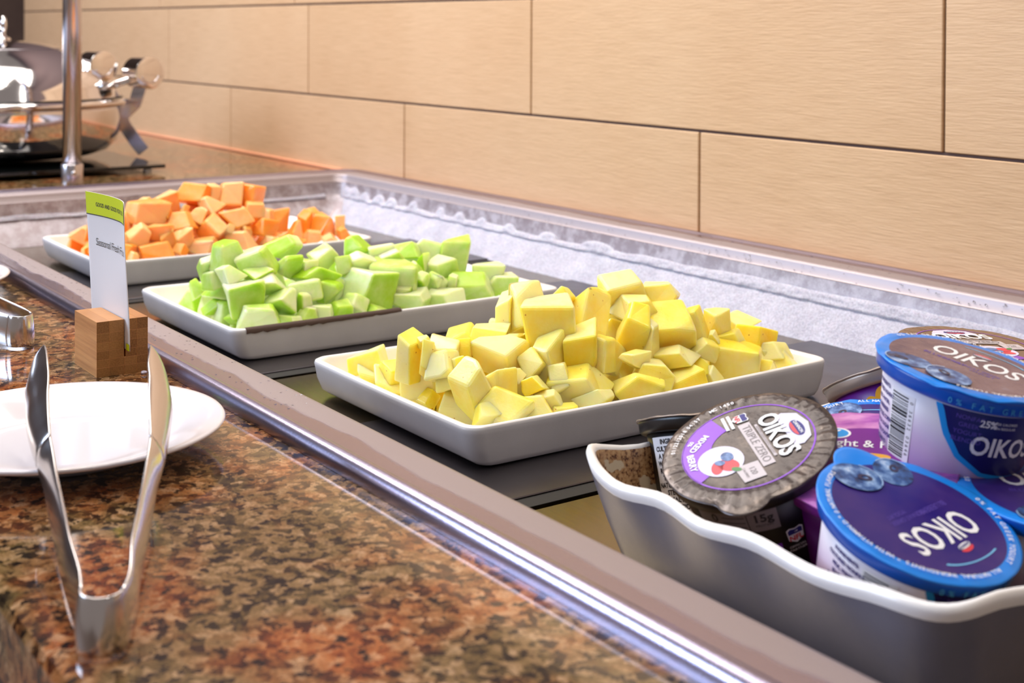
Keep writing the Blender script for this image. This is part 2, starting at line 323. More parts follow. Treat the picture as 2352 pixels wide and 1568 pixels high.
c3 = link('cabinet_side', box_bm(.52, .55, .24, 1.06, -.92, -.041, .003, 1), 'cabinet_wood', cab); c3.location = (1.7, -.6, .92)
# ------------------------------------------------------------ cold well
well = thing('cold_well', 'long stainless steel cold well sunk in the granite, frosted along its wall side', 'food well')
prof = [(.0, .0002, .03), (0, .0055, .03), (.0022, .0092, .03), (.006, .0108, .03), (.0095, .0100, .03), (.0115, .0086, .028), (.013, .0084, .028), (.040, .0082, .022), (.0436, .0072, .02), (.045, .0050, .02), (.0452, -.003, .02), (.0475, -.0042, .02)]
me = loft([ring_c(a, z, r, 8) for a, z, r in prof], False, False)
at = me.attributes.new('inset', 'FLOAT', 'POINT'); nr_ = len(me.vertices)//len(prof)
for i in range(len(me.vertices)): at.data[i].value = prof[i//nr_][0]
rim = link('rim', me, 'rim_steel', well, True)
lin = [(.0473, -.0045, .02), (.050, -.022, .022), (.0515, -.0262, .022), (.0535, -.0275, .022), (.080, -.061, .03)]
me = loft([ring_c(a, z, r, 8) for a, z, r in lin], False, False)
link('liner', me, 'liner_steel', well, True)
link('well_floor', box_bm(-1.905, .07, .41, .995, -.068, -.0655), 'floor_steel', well)
joints = [-1.895, -1.448, -1.069, -.690, -.311, .06]
for a, b in zip(joints[:-1], joints[1:]):
    link('floor_plate', box_bm(a+.005, b-.001, .416, .985, -.0652, -.0605, .001, 1), 'floor_steel', well)
for a, b in zip(joints[:-1], joints[1:]):
    wdt = .215 if a > -1.8 else .215
    if b < -.5: link('insert_plate', box_bm(b-wdt, b-.014, .414, .986, -.0602, -.0585, .0006, 1), 'plate_dark', well); link('gap_strip', box_bm(b-.0145, b+.001, .414, .986, -.0604, -.0599), 'black_gap', well)
# frost on the wall side and far end of the liner
rnd = random.Random(11)
def liner_off(z):
    pts = [(-.061, .080), (-.0275, .0535), (-.0262, .0515), (-.022, .050), (-.0045, .0473)]
    for (z0, a), (z1, b) in zip(pts, pts[1:]):
        if z <= z1: return a+(b-a)*max(0, (z-z0))/(z1-z0)
    return .0473
lumps = [(-1.905, .0065, .016), (-1.882, .008, .018), (-1.845, .006, .013), (-1.80, .0075, .014), (-1.762, .007, .013), (-1.70, .0055, .015), (-1.625, .005, .014), (-1.575, .006, .013), (-1.52, .005, .012), (-1.455, .006, .011), (-1.37, .008, .011), (-1.27, .014, .012)]
def frost_mesh(u0, u1, n, place, amp, lump):
    vs = []; fs = []; M = 26
    for i in range(n+1):
        u = u0+(u1-u0)*i/n
        zt = -.0215+.005*noise.noise((u*7, 3, 1))+.0015*noise.noise((u*30, 3, 5))
        if lump:
            if u > -1.3: zt += .0055*min(1, (u+1.3)/.3)
            for c, wd, h in lump: zt = max(zt, -.024+h*.85*(max(0, 1-((u-c)/(wd*2.4))**2))**.5 if abs(u-c) < wd*2.4 else -1)
        zt = min(zt, -.006)
        for k in range(M+1):
            s = k/M
            if s <= .62 and not lump: z = -.0272
            elif s <= .62: z = -.0608+(.0608-.0275)*s/.62
            else: z = -.0272+(zt+.0272)*(s-.62)/.38
            off = liner_off(z); th = amp*(.6+.5*noise.noise((u*70, z*90, 2))+.35*noise.noise((u*240, z*260, 7)))
            if s > .62:
                q = (s-.62)/.38; th = (amp*1.5+.002)*math.sqrt(max(0, 1-q*q))*(1+.4*noise.noise((u*90, z*200, 9)))+.0002
            if abs(s-.62) < .03: th *= .25
            vs.append(place(u, off+max(th, .0002), z))
    for i in range(n):
        for k in range(M): a = i*(M+1)+k; fs.append((a, a+M+1, a+M+2, a+1))
    return vs, fs
vs, fs = frost_mesh(-1.915, .06, 760, lambda u, off, z: (u, 1.064-off, z), .0016, lumps)
vs2, fs2 = frost_mesh(.43, .985, 120, lambda u, off, z: (-1.975+off, u, z), .0007, None)
o = link('frost', pydata('frost', vs+vs2, fs+[tuple(i+len(vs) for i in f) for f in fs2]), 'frost', well, True); o['kind'] = 'stuff'; o['label'] = 'white frost and ice lumps on the liner wall'
# water droplets on rim lip and ledge
def blob(bm, c, r, flat=.6, ax='z'):
    m4 = Matrix.Translation(c) @ Matrix.Diagonal((r, r, r*flat, 1)) if ax == 'z' else Matrix.Translation(c) @ Matrix.Diagonal((r, r*flat, r, 1))
    bmesh.ops.create_icosphere(bm, subdivisions=1, radius=1, matrix=m4)
bm = bmesh.new()
for i in range(260):
    u = -1.9+1.9*rnd.random()**.5; blob(bm, (u, 1.0182, rnd.uniform(-.004, .0045)), rnd.uniform(.0005, .0012), .5, 'y')
for i in range(150): blob(bm, (rnd.uniform(-1.3, 0), rnd.uniform(1.024, 1.05), .0084), rnd.uniform(.0005, .0014), .35)
for i in range(320): blob(bm, (rnd.uniform(-1.9, -.75), rnd.uniform(.356, .383), .0084), rnd.uniform(.0004, .0010), .35)
for f in bm.faces: f.smooth = True
o = link('water_droplets', bm, 'water', well); o['kind'] = 'stuff'
SEEDS = {}
FRUIT = {
 "cantaloupe": [
  (-1.7176,.5185,-.0254,.0409,.0223),(-1.6442,.5204,-.0071,.0144,.0216),(-1.6473,.5178,-.0271,.0234,.027),
  (-1.6743,.5172,-.0361,.0164,.0219),(-1.6261,.5165,-.0419,.0107,.016),(-1.6151,.5326,-.0116,.0267,.0267),
  (-1.6228,.5514,.0002,.0269,.0233),(-1.5769,.5253,-.027,.0278,.0226),(-1.5862,.5443,-.0177,.0211,.0246),
  (-1.6441,.5885,.0224,.0202,.0092),(-1.6172,.5863,.0109,.0489,.0272),(-1.6124,.607,.0117,.0164,.0219),
  (-1.6349,.6173,.0214,.0296,.024),(-1.5864,.5642,-.0123,.0266,.0301),(-1.5828,.5885,-.0085,.0268,.0196),
  (-1.5597,.5476,-.0319,.0139,.0156),(-1.5658,.5786,-.0286,.0388,.0212),(-1.5746,.5983,-.0173,.0196,.0321),
  (-1.6303,.6523,.0288,.041,.0261),(-1.6255,.676,.0296,.015,.0206),(-1.6034,.6291,.0148,.0091,.011),(-1.5937,.6415,.0077,.0201,.0201),
  (-1.5948,.6248,.0015,.0345,.0254),(-1.5754,.6135,-.0151,.0251,.0215),(-1.6017,.6622,.0163,.0295,.0222),
  (-1.5804,.6554,-.0083,.0328,.0328),(-1.5669,.6384,-.0251,.0396,.0216),(-1.5600,.6057,-.0284,.016,.016),
  (-1.6235,.6971,.0246,.0283,.0302),(-1.6195,.7217,.0234,.0323,.0266),(-1.5887,.6901,-.001,.0407,.0259),
  (-1.5949,.7168,.0094,.0244,.0169),(-1.5654,.6879,-.0237,.0311,.0201),(-1.5749,.7199,-.0128,.0316,.0242),
  (-1.5712,.6963,-.0123,.0147,.0147),(-1.5858,.7289,.0002,.0169,.0187),(-1.5923,.7524,-.0062,.0208,.0265),
  (-1.5784,.7623,-.0185,.0208,.0227),(-1.5598,.725,-.028,.0222,.0148),(-1.6122,.7978,-.014,.0175,.0252),
  (-1.6472,.826,-.0084,.0159,.0119),(-1.5989,.8147,-.0195,.0349,.0291),(-1.5734,.787,-.0275,.0228,.0171),
  (-1.5651,.8082,-.0321,.0229,.0133),(-1.5851,.8335,-.0234,.0116,.0291),(-1.5742,.8318,-.0284,.0174,.0174),
  (-1.5606,.7599,-.0311,.0225,.0131),(-1.5713,.6709,-.0102,.0146,.0146),
 ],
 "cantaloupe_under": [
  (-1.7412,.5402,-.04,.028,.026),(-1.7392,.5783,-.04,.028,.026),(-1.7432,.6187,-.04,.028,.026),(-1.7330,.6609,-.04,.028,.026),
  (-1.7348,.6914,-.04,.028,.026),(-1.7376,.7295,-.04,.028,.026),(-1.7419,.7648,-.04,.028,.026),(-1.7414,.8121,-.04,.028,.026),
  (-1.6923,.5487,-.04,.028,.026),(-1.6926,.5787,-.04,.028,.026),(-1.6985,.6214,-.04,.028,.026),(-1.6935,.6615,-.04,.028,.026),
  (-1.6917,.6898,-.04,.028,.026),(-1.6950,.7342,-.04,.028,.026),(-1.6962,.7657,-.04,.028,.026),(-1.6966,.8021,-.04,.028,.026),
  (-1.6493,.5494,-.04,.028,.026),(-1.6539,.58,-.04,.028,.026),(-1.6496,.6207,-.04,.028,.026),(-1.6499,.6615,-.04,.028,.026),
  (-1.6544,.6937,-.04,.028,.026),(-1.6533,.7313,-.04,.028,.026),(-1.6586,.7672,-.04,.028,.026),(-1.6507,.8015,-.04,.028,.026),
  (-1.6182,.5465,-.04,.028,.026),(-1.6154,.5828,-.04,.028,.026),(-1.6131,.618,-.04,.028,.026),(-1.6068,.6536,-.04,.028,.026),
  (-1.6138,.6911,-.04,.028,.026),(-1.6112,.7295,-.04,.028,.026),(-1.6145,.7725,-.04,.028,.026),(-1.6149,.8077,-.04,.028,.026),
  (-1.5765,.7345,-.04,.028,.026),(-1.7246,.6761,-.014,.028,.026),(-1.6808,.5958,-.014,.028,.026),(-1.6868,.63,-.014,.028,.026),
  (-1.6785,.6714,-.014,.028,.026),(-1.6878,.7044,-.014,.028,.026),(-1.6896,.7432,-.014,.028,.026),(-1.6455,.566,-.014,.028,.026),
  (-1.6470,.5978,-.014,.028,.026),(-1.6392,.6338,-.014,.028,.026),(-1.6366,.672,-.014,.028,.026),(-1.6456,.7086,-.014,.028,.026),
  (-1.6481,.7462,-.014,.028,.026),(-1.6050,.6669,-.014,.028,.026),(-1.6501,.6586,.01,.028,.026),(-1.6588,.6931,.01,.028,.026),
  
 ],
 "honeydew": [
  (-1.2464,.5037,.0059,.0289,.0258),(-1.2325,.5029,-.0025,.0241,.0181),(-1.2479,.5044,-.0188,.0441,.0183),
  (-1.2870,.5022,-.0218,.014,.0187),(-1.2527,.5031,-.0332,.0305,.0137),(-1.2243,.525,.0207,.0348,.0257),
  (-1.1978,.5136,.0062,.0266,.0178),(-1.2101,.5479,.0145,.0363,.0303),(-1.2268,.5823,.0229,.0342,.0233),
  (-1.1895,.5402,.0048,.0283,.0164),(-1.1962,.5728,.0081,.0258,.0228),(-1.1832,.547,-.0024,.0342,.0208),
  (-1.1784,.5139,-.0114,.0366,.0292),(-1.1974,.5026,-.034,.0221,.0147),(-1.1604,.517,-.0269,.0362,.0217),
  (-1.1656,.5485,-.019,.0295,.025),(-1.1617,.5726,-.0195,.0178,.0178),(-1.1716,.5791,-.0129,.0315,.024),
  (-1.1508,.5528,-.0316,.0219,.0088),(-1.1531,.5716,-.0284,.0192,.0118),(-1.1526,.5878,-.0286,.0178,.0119),
  (-1.2071,.6154,.0133,.0265,.0233),(-1.1842,.597,-.0001,.0457,.0167),(-1.1674,.6071,-.0137,.0182,.0197),
  (-1.1964,.6342,.0052,.014,.0171),(-1.2231,.6664,.016,.0273,.0209),(-1.2020,.6585,.0037,.0363,.0221),(-1.1783,.6491,-.0169,.0528,.0341),
  (-1.1551,.6057,-.0281,.0255,.0165),(-1.1582,.626,-.0264,.0243,.0197),(-1.1508,.6427,-.0332,.0228,.0107),
  (-1.2123,.686,.0109,.0273,.0177),(-1.2005,.6921,.0039,.0288,.0224),(-1.2202,.7204,.0067,.0279,.0197),
  (-1.1847,.6831,-.0072,.0427,.03),(-1.1855,.7112,-.0053,.0144,.016),(-1.1951,.7244,-.0016,.0113,.0178),
  (-1.2261,.7451,.007,.0349,.0216),(-1.1906,.7445,-.0061,.0309,.0195),(-1.2072,.7704,.0006,.0282,.0332),
  (-1.1724,.707,-.0141,.0174,.0174),(-1.1713,.7287,-.0178,.0224,.0208),(-1.1599,.685,-.0287,.0452,.0187),
  (-1.1576,.7296,-.03,.0333,.0143),(-1.1669,.7429,-.0185,.0096,.0144),(-1.1663,.7675,-.0242,.0356,.0259),
  (-1.1771,.7942,-.0155,.0296,.0181),(-1.1633,.8028,-.0258,.0279,.018),(-1.1653,.6846,-.017,.0188,.0094),
  (-1.1889,.5926,.0088,.0152,.0122),
 ],
 "honeydew_under": [
  (-1.3343,.5305,-.04,.028,.026),(-1.3322,.5714,-.04,.028,.026),(-1.3322,.6026,-.04,.028,.026),(-1.3351,.6507,-.04,.028,.026),
  (-1.3337,.6886,-.04,.028,.026),(-1.3262,.7258,-.04,.028,.026),(-1.3299,.7645,-.04,.028,.026),(-1.3342,.807,-.04,.028,.026),
  (-1.2906,.5349,-.04,.028,.026),(-1.2926,.5733,-.04,.028,.026),(-1.2868,.6091,-.04,.028,.026),(-1.2909,.6423,-.04,.028,.026),
  (-1.2870,.6838,-.04,.028,.026),(-1.2883,.7199,-.04,.028,.026),(-1.2953,.7589,-.04,.028,.026),(-1.2865,.7981,-.04,.028,.026),
  (-1.2437,.5285,-.04,.028,.026),(-1.2476,.5671,-.04,.028,.026),(-1.2471,.6028,-.04,.028,.026),(-1.2497,.6518,-.04,.028,.026),
  (-1.2523,.6873,-.04,.028,.026),(-1.2506,.7219,-.04,.028,.026),(-1.2542,.7574,-.04,.028,.026),(-1.2431,.806,-.04,.028,.026),
  (-1.2031,.5337,-.04,.028,.026),(-1.2013,.5648,-.04,.028,.026),(-1.2057,.6077,-.04,.028,.026),(-1.2059,.6518,-.04,.028,.026),
  (-1.2036,.6911,-.04,.028,.026),(-1.2113,.7261,-.04,.028,.026),(-1.2046,.7661,-.04,.028,.026),(-1.2053,.806,-.04,.028,.026),
  (-1.2832,.5421,-.014,.028,.026),(-1.2816,.589,-.014,.028,.026),(-1.2735,.626,-.014,.028,.026),(-1.2825,.6584,-.014,.028,.026),
  (-1.2807,.7058,-.014,.028,.026),(-1.2761,.7787,-.014,.028,.026),(-1.2362,.5409,-.014,.028,.026),(-1.2413,.5782,-.014,.028,.026),
  (-1.2387,.6182,-.014,.028,.026),(-1.2418,.6675,-.014,.028,.026),(-1.2390,.7051,-.014,.028,.026),(-1.2346,.7836,-.014,.028,.026),
  (-1.1947,.6186,-.014,.028,.026),
 ],
 "pineapple": [
  (-.9669,.516,-.0309,.0268,.0201),(-.9236,.516,-.0306,.027,.0194),(-.8843,.5167,-.0297,.0293,.0241),(-.8821,.5165,-.0072,.0209,.0303),
  (-.8519,.5153,-.004,.0092,.0265),(-.8669,.5267,.0049,.0093,.0093),(-.8554,.5354,.0008,.0206,.0175),(-.8379,.5162,-.0073,.0231,.0221),
  (-.8372,.5158,-.0162,.0201,.0211),(-.8128,.5194,-.0214,.0356,.0415),(-.8323,.5341,-.0046,.0121,.0101),
  (-.8505,.5519,-.0014,.0114,.0166),(-.8446,.5793,-.0049,.0503,.0273),(-.8655,.5858,.004,.0246,.0128),(-.8753,.6082,.0169,.0153,.0306),
  (-.8619,.62,.02,.0283,.0348),(-.8397,.6213,.0108,.0342,.0364),(-.8601,.6499,.0257,.0187,.0198),(-.8495,.6654,.0181,.0364,.0353),
  (-.8138,.6337,-.0029,.0232,.0359),(-.8081,.6481,-.0068,.0201,.0254),(-.8191,.6088,-.0059,.023,.0313),
  (-.8204,.593,-.0103,.0207,.0259),(-.8137,.5706,-.014,.0163,.0112),(-.8114,.5543,-.0193,.0252,.0252),(-.7937,.5495,-.0335,.0346,.0317),
  (-.7886,.5726,-.033,.025,.017),(-.7887,.5236,-.0312,.0194,.0136),(-.8023,.58,-.021,.0203,.0132),(-.8001,.6037,-.0189,.0164,.0185),
  (-.7972,.6209,-.0239,.0414,.0238),(-.7848,.6217,-.0336,.0266,.0174),(-.7809,.5931,-.0364,.0171,.008),
  (-.7906,.5852,-.0293,.0181,.0121),(-.8667,.5147,-.0379,.0155,.0144),(-.8615,.7153,.0244,.0352,.0289),
  (-.8452,.7442,.0214,.0302,.0176),(-.8393,.7129,.0158,.0407,.0148),(-.8228,.6912,.0018,.0229,.0398),(-.8115,.6989,-.0043,.0156,.03),
  (-.8168,.7291,-.0006,.0306,.0355),(-.816,.7531,.0003,.0211,.0273),(-.8168,.7775,-.0028,.0188,.0239),(-.8323,.8206,-.0095,.0285,.0156),
  (-.8133,.8179,-.0173,.032,.0179),(-.8036,.7804,-.0132,.0212,.0149),(-.7973,.7459,-.0149,.0195,.0146),
  (-.7931,.7754,-.0279,.037,.0308),(-.7983,.716,-.0172,.0336,.0144),(-.7878,.729,-.0277,.0264,.0156),(-.7985,.674,-.0151,.0211,.0129),
  (-.7915,.6865,-.026,.0294,.0176),(-.7871,.7093,-.0331,.0391,.0213),(-.7875,.6649,-.0325,.0347,.0231),
  (-.7823,.7402,-.0329,.0156,.0168),(-.7978,.8236,-.028,.0279,.0165),(-.7896,.8244,-.0328,.0252,.0139),
  (-.7832,.7983,-.0339,.0198,.0111),(-.8633,.6878,.0258,.0074,.005),(-.8036,.76,-.0081,.0099,.0099),
 ],
 "pineapple_under": [
  (-.9619,.5409,-.04,.028,.026),(-.9635,.5832,-.04,.028,.026),(-.9671,.6177,-.04,.028,.026),(-.9679,.6536,-.04,.028,.026),
  (-.9706,.6877,-.04,.028,.026),(-.9676,.7327,-.04,.028,.026),(-.9694,.768,-.04,.028,.026),(-.97,.8078,-.04,.028,.026),
  (-.9275,.5371,-.04,.028,.026),(-.927,.5843,-.04,.028,.026),(-.9215,.621,-.04,.028,.026),(-.9235,.6488,-.04,.028,.026),
  (-.9254,.69,-.04,.028,.026),(-.9176,.7237,-.04,.028,.026),(-.9266,.769,-.04,.028,.026),(-.9281,.8077,-.04,.028,.026),
  (-.8844,.5428,-.04,.028,.026),(-.8801,.584,-.04,.028,.026),(-.8871,.6204,-.04,.028,.026),(-.8858,.656,-.04,.028,.026),
  (-.8877,.6938,-.04,.028,.026),(-.8858,.7242,-.04,.028,.026),(-.8876,.7628,-.04,.028,.026),(-.8841,.8078,-.04,.028,.026),
  (-.8392,.5404,-.04,.028,.026),(-.8346,.5752,-.04,.028,.026),(-.8439,.6218,-.04,.028,.026),(-.8351,.6556,-.04,.028,.026),
  (-.8348,.6853,-.04,.028,.026),(-.8357,.7302,-.04,.028,.026),(-.8385,.769,-.04,.028,.026),(-.8452,.7984,-.04,.028,.026),
  (-.913,.5937,-.014,.028,.026),(-.9132,.6306,-.014,.028,.026),(-.9159,.6628,-.014,.028,.026),(-.9081,.7084,-.014,.028,.026),
  (-.9125,.7381,-.014,.028,.026),(-.914,.7806,-.014,.028,.026),(-.8738,.5955,-.014,.028,.026),(-.8688,.6325,-.014,.028,.026),
  (-.8673,.6627,-.014,.028,.026),(-.8708,.7092,-.014,.028,.026),(-.8743,.7372,-.014,.028,.026),(-.8738,.7773,-.014,.028,.026),
  (-.8233,.6655,-.014,.028,.026),(-.8868,.7309,.01,.028,.026),
 ],
}
# ------------------------------------------------------------ white trays
def make_tray(name, x0, x1, y0, y1, label, group='white serving trays'):
    x1 += .004; y0 -= .004
    cx, cy, hx, hy = (x0+x1)/2, (y0+y1)/2, (x1-x0)/2, (y1-y0)/2
    root = thing(name, label, 'tray', (cx, cy, -.0584), group)
    H = .0268
    rings = []
    for e, z, r in ((.0085, .0002, .008), (.0055, .0008, .0095), (.0034, .0040, .011), (.0012, .014, .012), (.0004, .0215, .0125), (.0, .0248, .0125), (.0006, .0268, .0125), (.0026, H+.0010, .0120), (.0050, H+.0006, .0118), (.0065, .0252, .0112), (.0085, .020, .0110), (.0145, .010, .012), (.019, .0062, .011), (.026, .0052, .010)):
        ex = e*.8; ex = e*(.35 if len(rings) < 5 else .8); rings.append(rrect(0, 0, hx-ex, hy-e*(2.1 if len(rings) < 5 else 1.1), r, z, 8, 10))
    def fn(p, k): return (p[0]+.0006*math.sin(p[1]*22+k*.2), p[1], p[2]+.0011*(p[1]/hy)**2+(.0009*(p[0]/hx)**2 if k > 3 else 0))
    me = loft(rings, True, True, fn); mi = []
    nn = len(rings[0])
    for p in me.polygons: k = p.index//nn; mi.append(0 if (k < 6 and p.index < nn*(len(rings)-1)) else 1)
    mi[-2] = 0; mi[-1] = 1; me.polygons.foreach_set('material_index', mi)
    o = link('tray_body', me, ['shaded_glaze', 'white_glaze'], root, True)
    return root
pine_tray = make_tray('serving_tray', -1.0, -.764, .502, .852, 'white rectangular tray piled with yellow pineapple, nearest of the three fruit trays')
honey_tray = make_tray('serving_tray', -1.367, -1.130, .490, .852, 'white rectangular tray piled with green honeydew, with a brown chipped rim, middle of the three')
cant_tray = make_tray('serving_tray', -1.773, -1.536, .505, .857, 'white rectangular tray piled with orange cantaloupe, farthest of the three fruit trays')
# brown chip along the near rim of the honeydew tray
vs = []; fs = []
N = 40
for i in range(N+1):
    u = i/N; y = -.170+.16*u; wd = .0026*(1-u)**.5*(.8+.9*noise.noise((u*26, 1, 1)))+.0002
    x = .1205-.0010
    vs += [(x-.0036, y, .0300), (x-.0012, y, .0299), (x+.0014, y, .0282), (x+.0013, y, .0272-wd)]
for i in range(N):
    for k in range(3): a = i*4+k; fs.append((a, a+4, a+5, a+1))
o = link('chipped_edge', pydata('chip', vs, fs), 'chip_brown', honey_tray, True); o['label'] = 'brown chipped strip of the rim'
# ------------------------------------------------------------ fruit
VB = Matrix((RX, UX, -FX)).transposed()          # columns: right, up, towards viewer
GROW = 1.24
def chunk_mesh(w, h, seed, kind):
    r = random.Random(seed); bm = bmesh.new(); V = []
    tap = r.uniform(.62, 1.0); sk = r.uniform(-.25, .25); wedge = r.random() < .3
    for x in (-1, 1):
        for y in (-1, 1):
            for z in (-1, 1):
                s = tap if z > 0 else 1
                px, py, pz = x*s+sk*z, y*(s if not wedge else (.35 if z > 0 else 1)), z*r.uniform(.85, 1.1)
                V.append(Vector((px+r.uniform(-.24, .24), py+r.uniform(-.24, .24), pz+r.uniform(-.12, .12))))
    if kind == 'flat':
        for v in V: v.z *= .6
    R = Matrix.Rotation(r.uniform(0, 6.28), 3, 'Z') @ Matrix.Rotation(r.choice((0, 1.57, .5, -.5))+r.uniform(-.35, .35), 3, 'X') @ Matrix.Rotation(r.uniform(-.5, .5), 3, 'Y')
    V = [VB.transposed() @ (R @ v) for v in V]      # view-aligned axes only used to size the piece
    lo = [min(v[k] for v in V) for k in range(3)]; hi = [max(v[k] for v in V) for k in range(3)]
    g = GROW*{'block': 1.06, 'round': 1.02}.get(kind, 1); tgt = (w*g, h*g, (w+h)*.5*g)
    V = [VB @ Vector([((v[k]-(lo[k]+hi[k])/2)/(hi[k]-lo[k]))*tgt[k] for k in range(3)]) for v in V]
    bv = [bm.verts.new(v) for v in V]
    for f in ((0, 1, 3, 2), (4, 6, 7, 5), (0, 4, 5, 1), (2, 3, 7, 6), (0, 2, 6, 4), (1, 5, 7, 3)): bm.faces.new([bv[i] for i in f])
    bmesh.ops.recalc_face_normals(bm, faces=bm.faces)
    mn = min(w, h)
    if r.random() < .65:                       # one corner sliced off by the knife
        d = Vector((r.uniform(-1, 1), r.uniform(-1, 1), r.uniform(-1, 1))).normalized(); far = max(v.co.dot(d) for v in bm.verts)
        res = bmesh.ops.bisect_plane(bm, geom=list(bm.verts)+list(bm.edges)+list(bm.faces), plane_co=d*far*r.uniform(.55, .8), plane_no=d, clear_outer=True)
        bmesh.ops.contextual_create(bm, geom=[e for e in res['geom_cut'] if isinstance(e, bmesh.types.BMEdge)]); bmesh.ops.recalc_face_normals(bm, faces=bm.faces)
    bmesh.ops.bevel(bm, geom=list(bm.edges), offset=mn*(.10 if kind != 'round' else .15), segments=3, affect='EDGES', profile=.55)
    bmesh.ops.triangulate(bm, faces=[f for f in bm.faces if len(f.verts) == 4 and f.calc_area() > mn*mn*.05])
    # a ripeness gradient through the flesh, from rind side to seed side
    ax = Vector((r.uniform(-1, 1), r.uniform(-1, 1), r.uniform(-1, 1))).normalized(); L = max(w, h)*.5
    me = bpy.data.meshes.new(kind); bm.to_mesh(me); bm.free()
    at = me.attributes.new('cut', 'FLOAT', 'FACE'); me.update()
    for i, p in enumerate(me.polygons): at.data[i].value = .30+.24*p.normal.dot(ax)
    return me
SPECIAL = {
 ('pineapple', 35): 'topmost pineapple chunk, perched at the peak of the yellow heap',
 ('pineapple', 9): 'biggest pineapple block, pale-topped, leaning at the near rim of the tray',
 ('pineapple', 25): 'pale pointed pineapple piece at the near corner of the tray, right of the biggest block',
 ('pineapple', 12): 'long flat-topped pineapple slab on the left slope of the heap',
 ('pineapple', 0): 'leftmost pineapple chunk, alone in the left corner of its tray',
 ('pineapple', 3): 'upright pineapple chunk between the left corner and the long flat slab',
 ('pineapple', 30): 'long curved pineapple sliver lying level across the middle of the heap',
 ('pineapple', 43): 'thin flat-lying pineapple piece on the right shoulder, topped with a green fleck',
 ('pineapple', 47): 'large pineapple chunk leaning over the near rim towards the tray\'s right end',
 ('pineapple', 18): 'big pineapple cube high on the heap, left below the topmost chunk',
 ('pineapple', 15): 'tall pineapple block on the heap\'s left shoulder, beside the green tray\'s corner',
 ('pineapple', 26+3): 'small pineapple bit under the long flat slab',
 ('honeydew', 27): 'largest honeydew piece, very pale, in the middle of the green heap',
 ('honeydew', 12): 'bright green honeydew block at the front left of the heap',
 ('honeydew', 39): 'pale yellow-green honeydew block standing upright at the heap\'s top right',
 ('honeydew', 0): 'leftmost peaked honeydew wedge on top of the green heap',
 ('honeydew', 34): 'long honeydew bar leaning across the upper right of the heap',
 ('honeydew', 2): 'flat pale-topped honeydew slab at the left end of the heap',
 ('honeydew', 42): 'frosty pale honeydew slab at the near rim, right of the largest piece',
 ('honeydew', 8): 'pale honeydew wedge on top, just in front of the orange fruit',
 ('honeydew', 46): 'small green honeydew piece near the empty right corner of its tray, behind another',
 ('honeydew', 14): 'light green honeydew block at the near rim, above the chipped edge',
 ('honeydew', 23): 'tiny cream honeydew knob in a gap at the heap\'s centre',
 ('cantaloupe', 18): 'big dark-orange cantaloupe chunk at the top of the heap, left of the peak pair',
 ('cantaloupe', 29): 'orange cantaloupe wedge at the top right of the heap\'s peak',
 ('cantaloupe', 28): 'pale-faced cantaloupe wedge at the very top, beside the dark-orange one',
 ('cantaloupe', 10): 'large cantaloupe slab just right of the lime-topped card',
 ('cantaloupe', 0): 'leftmost cantaloupe piece lying in the left corner of its tray',
 ('cantaloupe', 26): 'wide cantaloupe block at the near rim in the middle of the tray',
 ('cantaloupe', 44): 'thin upright cantaloupe sliver at the right end of the heap',
 ('cantaloupe', 16): 'cantaloupe piece with a pointed top at the near rim, right of the card',
}
TR = {'pineapple': (-1.0, -.764, .502, .852, 'yellow pineapple', 'nearest tray'), 'honeydew': (-1.367, -1.130, .490, .852, 'green honeydew', 'middle tray'), 'cantaloupe': (-1.773, -1.536, .505, .857, 'orange cantaloupe', 'farthest tray')}
for kind, (x0, x1, y0, y1, adj, where) in TR.items():
    seed0 = {'pineapple': 100, 'honeydew': 300, 'cantaloupe': 500}[kind]
    for i, (x, y, z, w_, h_) in enumerate(FRUIT[kind]):
        y = max(y, y0+(.022 if z < -.012 else .014)+.42*w_)
        if z < -.02: x = min(x, x1-.006-.25*h_)
        me = chunk_mesh(w_, h_, seed0+i+SEEDS.get((kind, i), 0), {'honeydew': 'round'}.get(kind, 'block') if i % 3 else 'block')
        o = link(kind+'_chunk', me, kind+'_flesh', None, False, (x, y, z))
        if (kind, i) in SPECIAL: tag(o, SPECIAL[(kind, i)], 'fruit', kind+' chunks heaped on a tray'); continue
        q = (y-y0)/(y1-y0); side = ('at the left tip', 'left of centre', 'at the centre', 'right of centre', 'at the right tip')[min(4, int(q*5))]
        row = 'by the near rim' if x > x1-.062 else ('up on the crest' if z > .004 else 'on the slope')
        zn = '%s %s' % (side, row)
        tag(o, '%s chunk %s, %s' % (adj, zn, where), 'fruit', '%s chunks %s' % (kind, zn))
    for i, (x, y, z, w_, h_) in enumerate(FRUIT[kind+'_under']):
        o = link(kind+'_chunk', chunk_mesh(w_, h_, seed0+900+i, 'block'), kind+'_flesh', None, False, (x, y, z))
        tag(o, '%s chunk half buried under the others on the %s' % (adj, where), 'fruit', kind+' chunks buried in the heap')
# ------------------------------------------------------------ plates and tongs
def make_plate(loc, label):
    prof = [(0, .0022), (.040, .0022), (.044, .0006), (.047, .0), (.0485, .0012), (.052, .0035), (.066, .0078), (.080, .0120), (.0872, .0146), (.0880, .0158), (.0872, .0168), (.0850, .0166), (.078, .0146), (.066, .0108), (.058, .0070), (.052, .0050), (.040, .0046), (0, .0046)]
    return tag(link('plate', lathe(prof, 96), 'porcelain', None, True, loc), label, 'plate')
make_plate((-.772, .233, 0), 'round white plate under the steel tongs in front of the bamboo card holder')
make_plate((-1.302, .250, 0), 'white plate whose edge shows at the left border of the picture')
Fv, Rv = Vector((-.8198, .5725, 0)), Vector((.5725, .8199, 0))
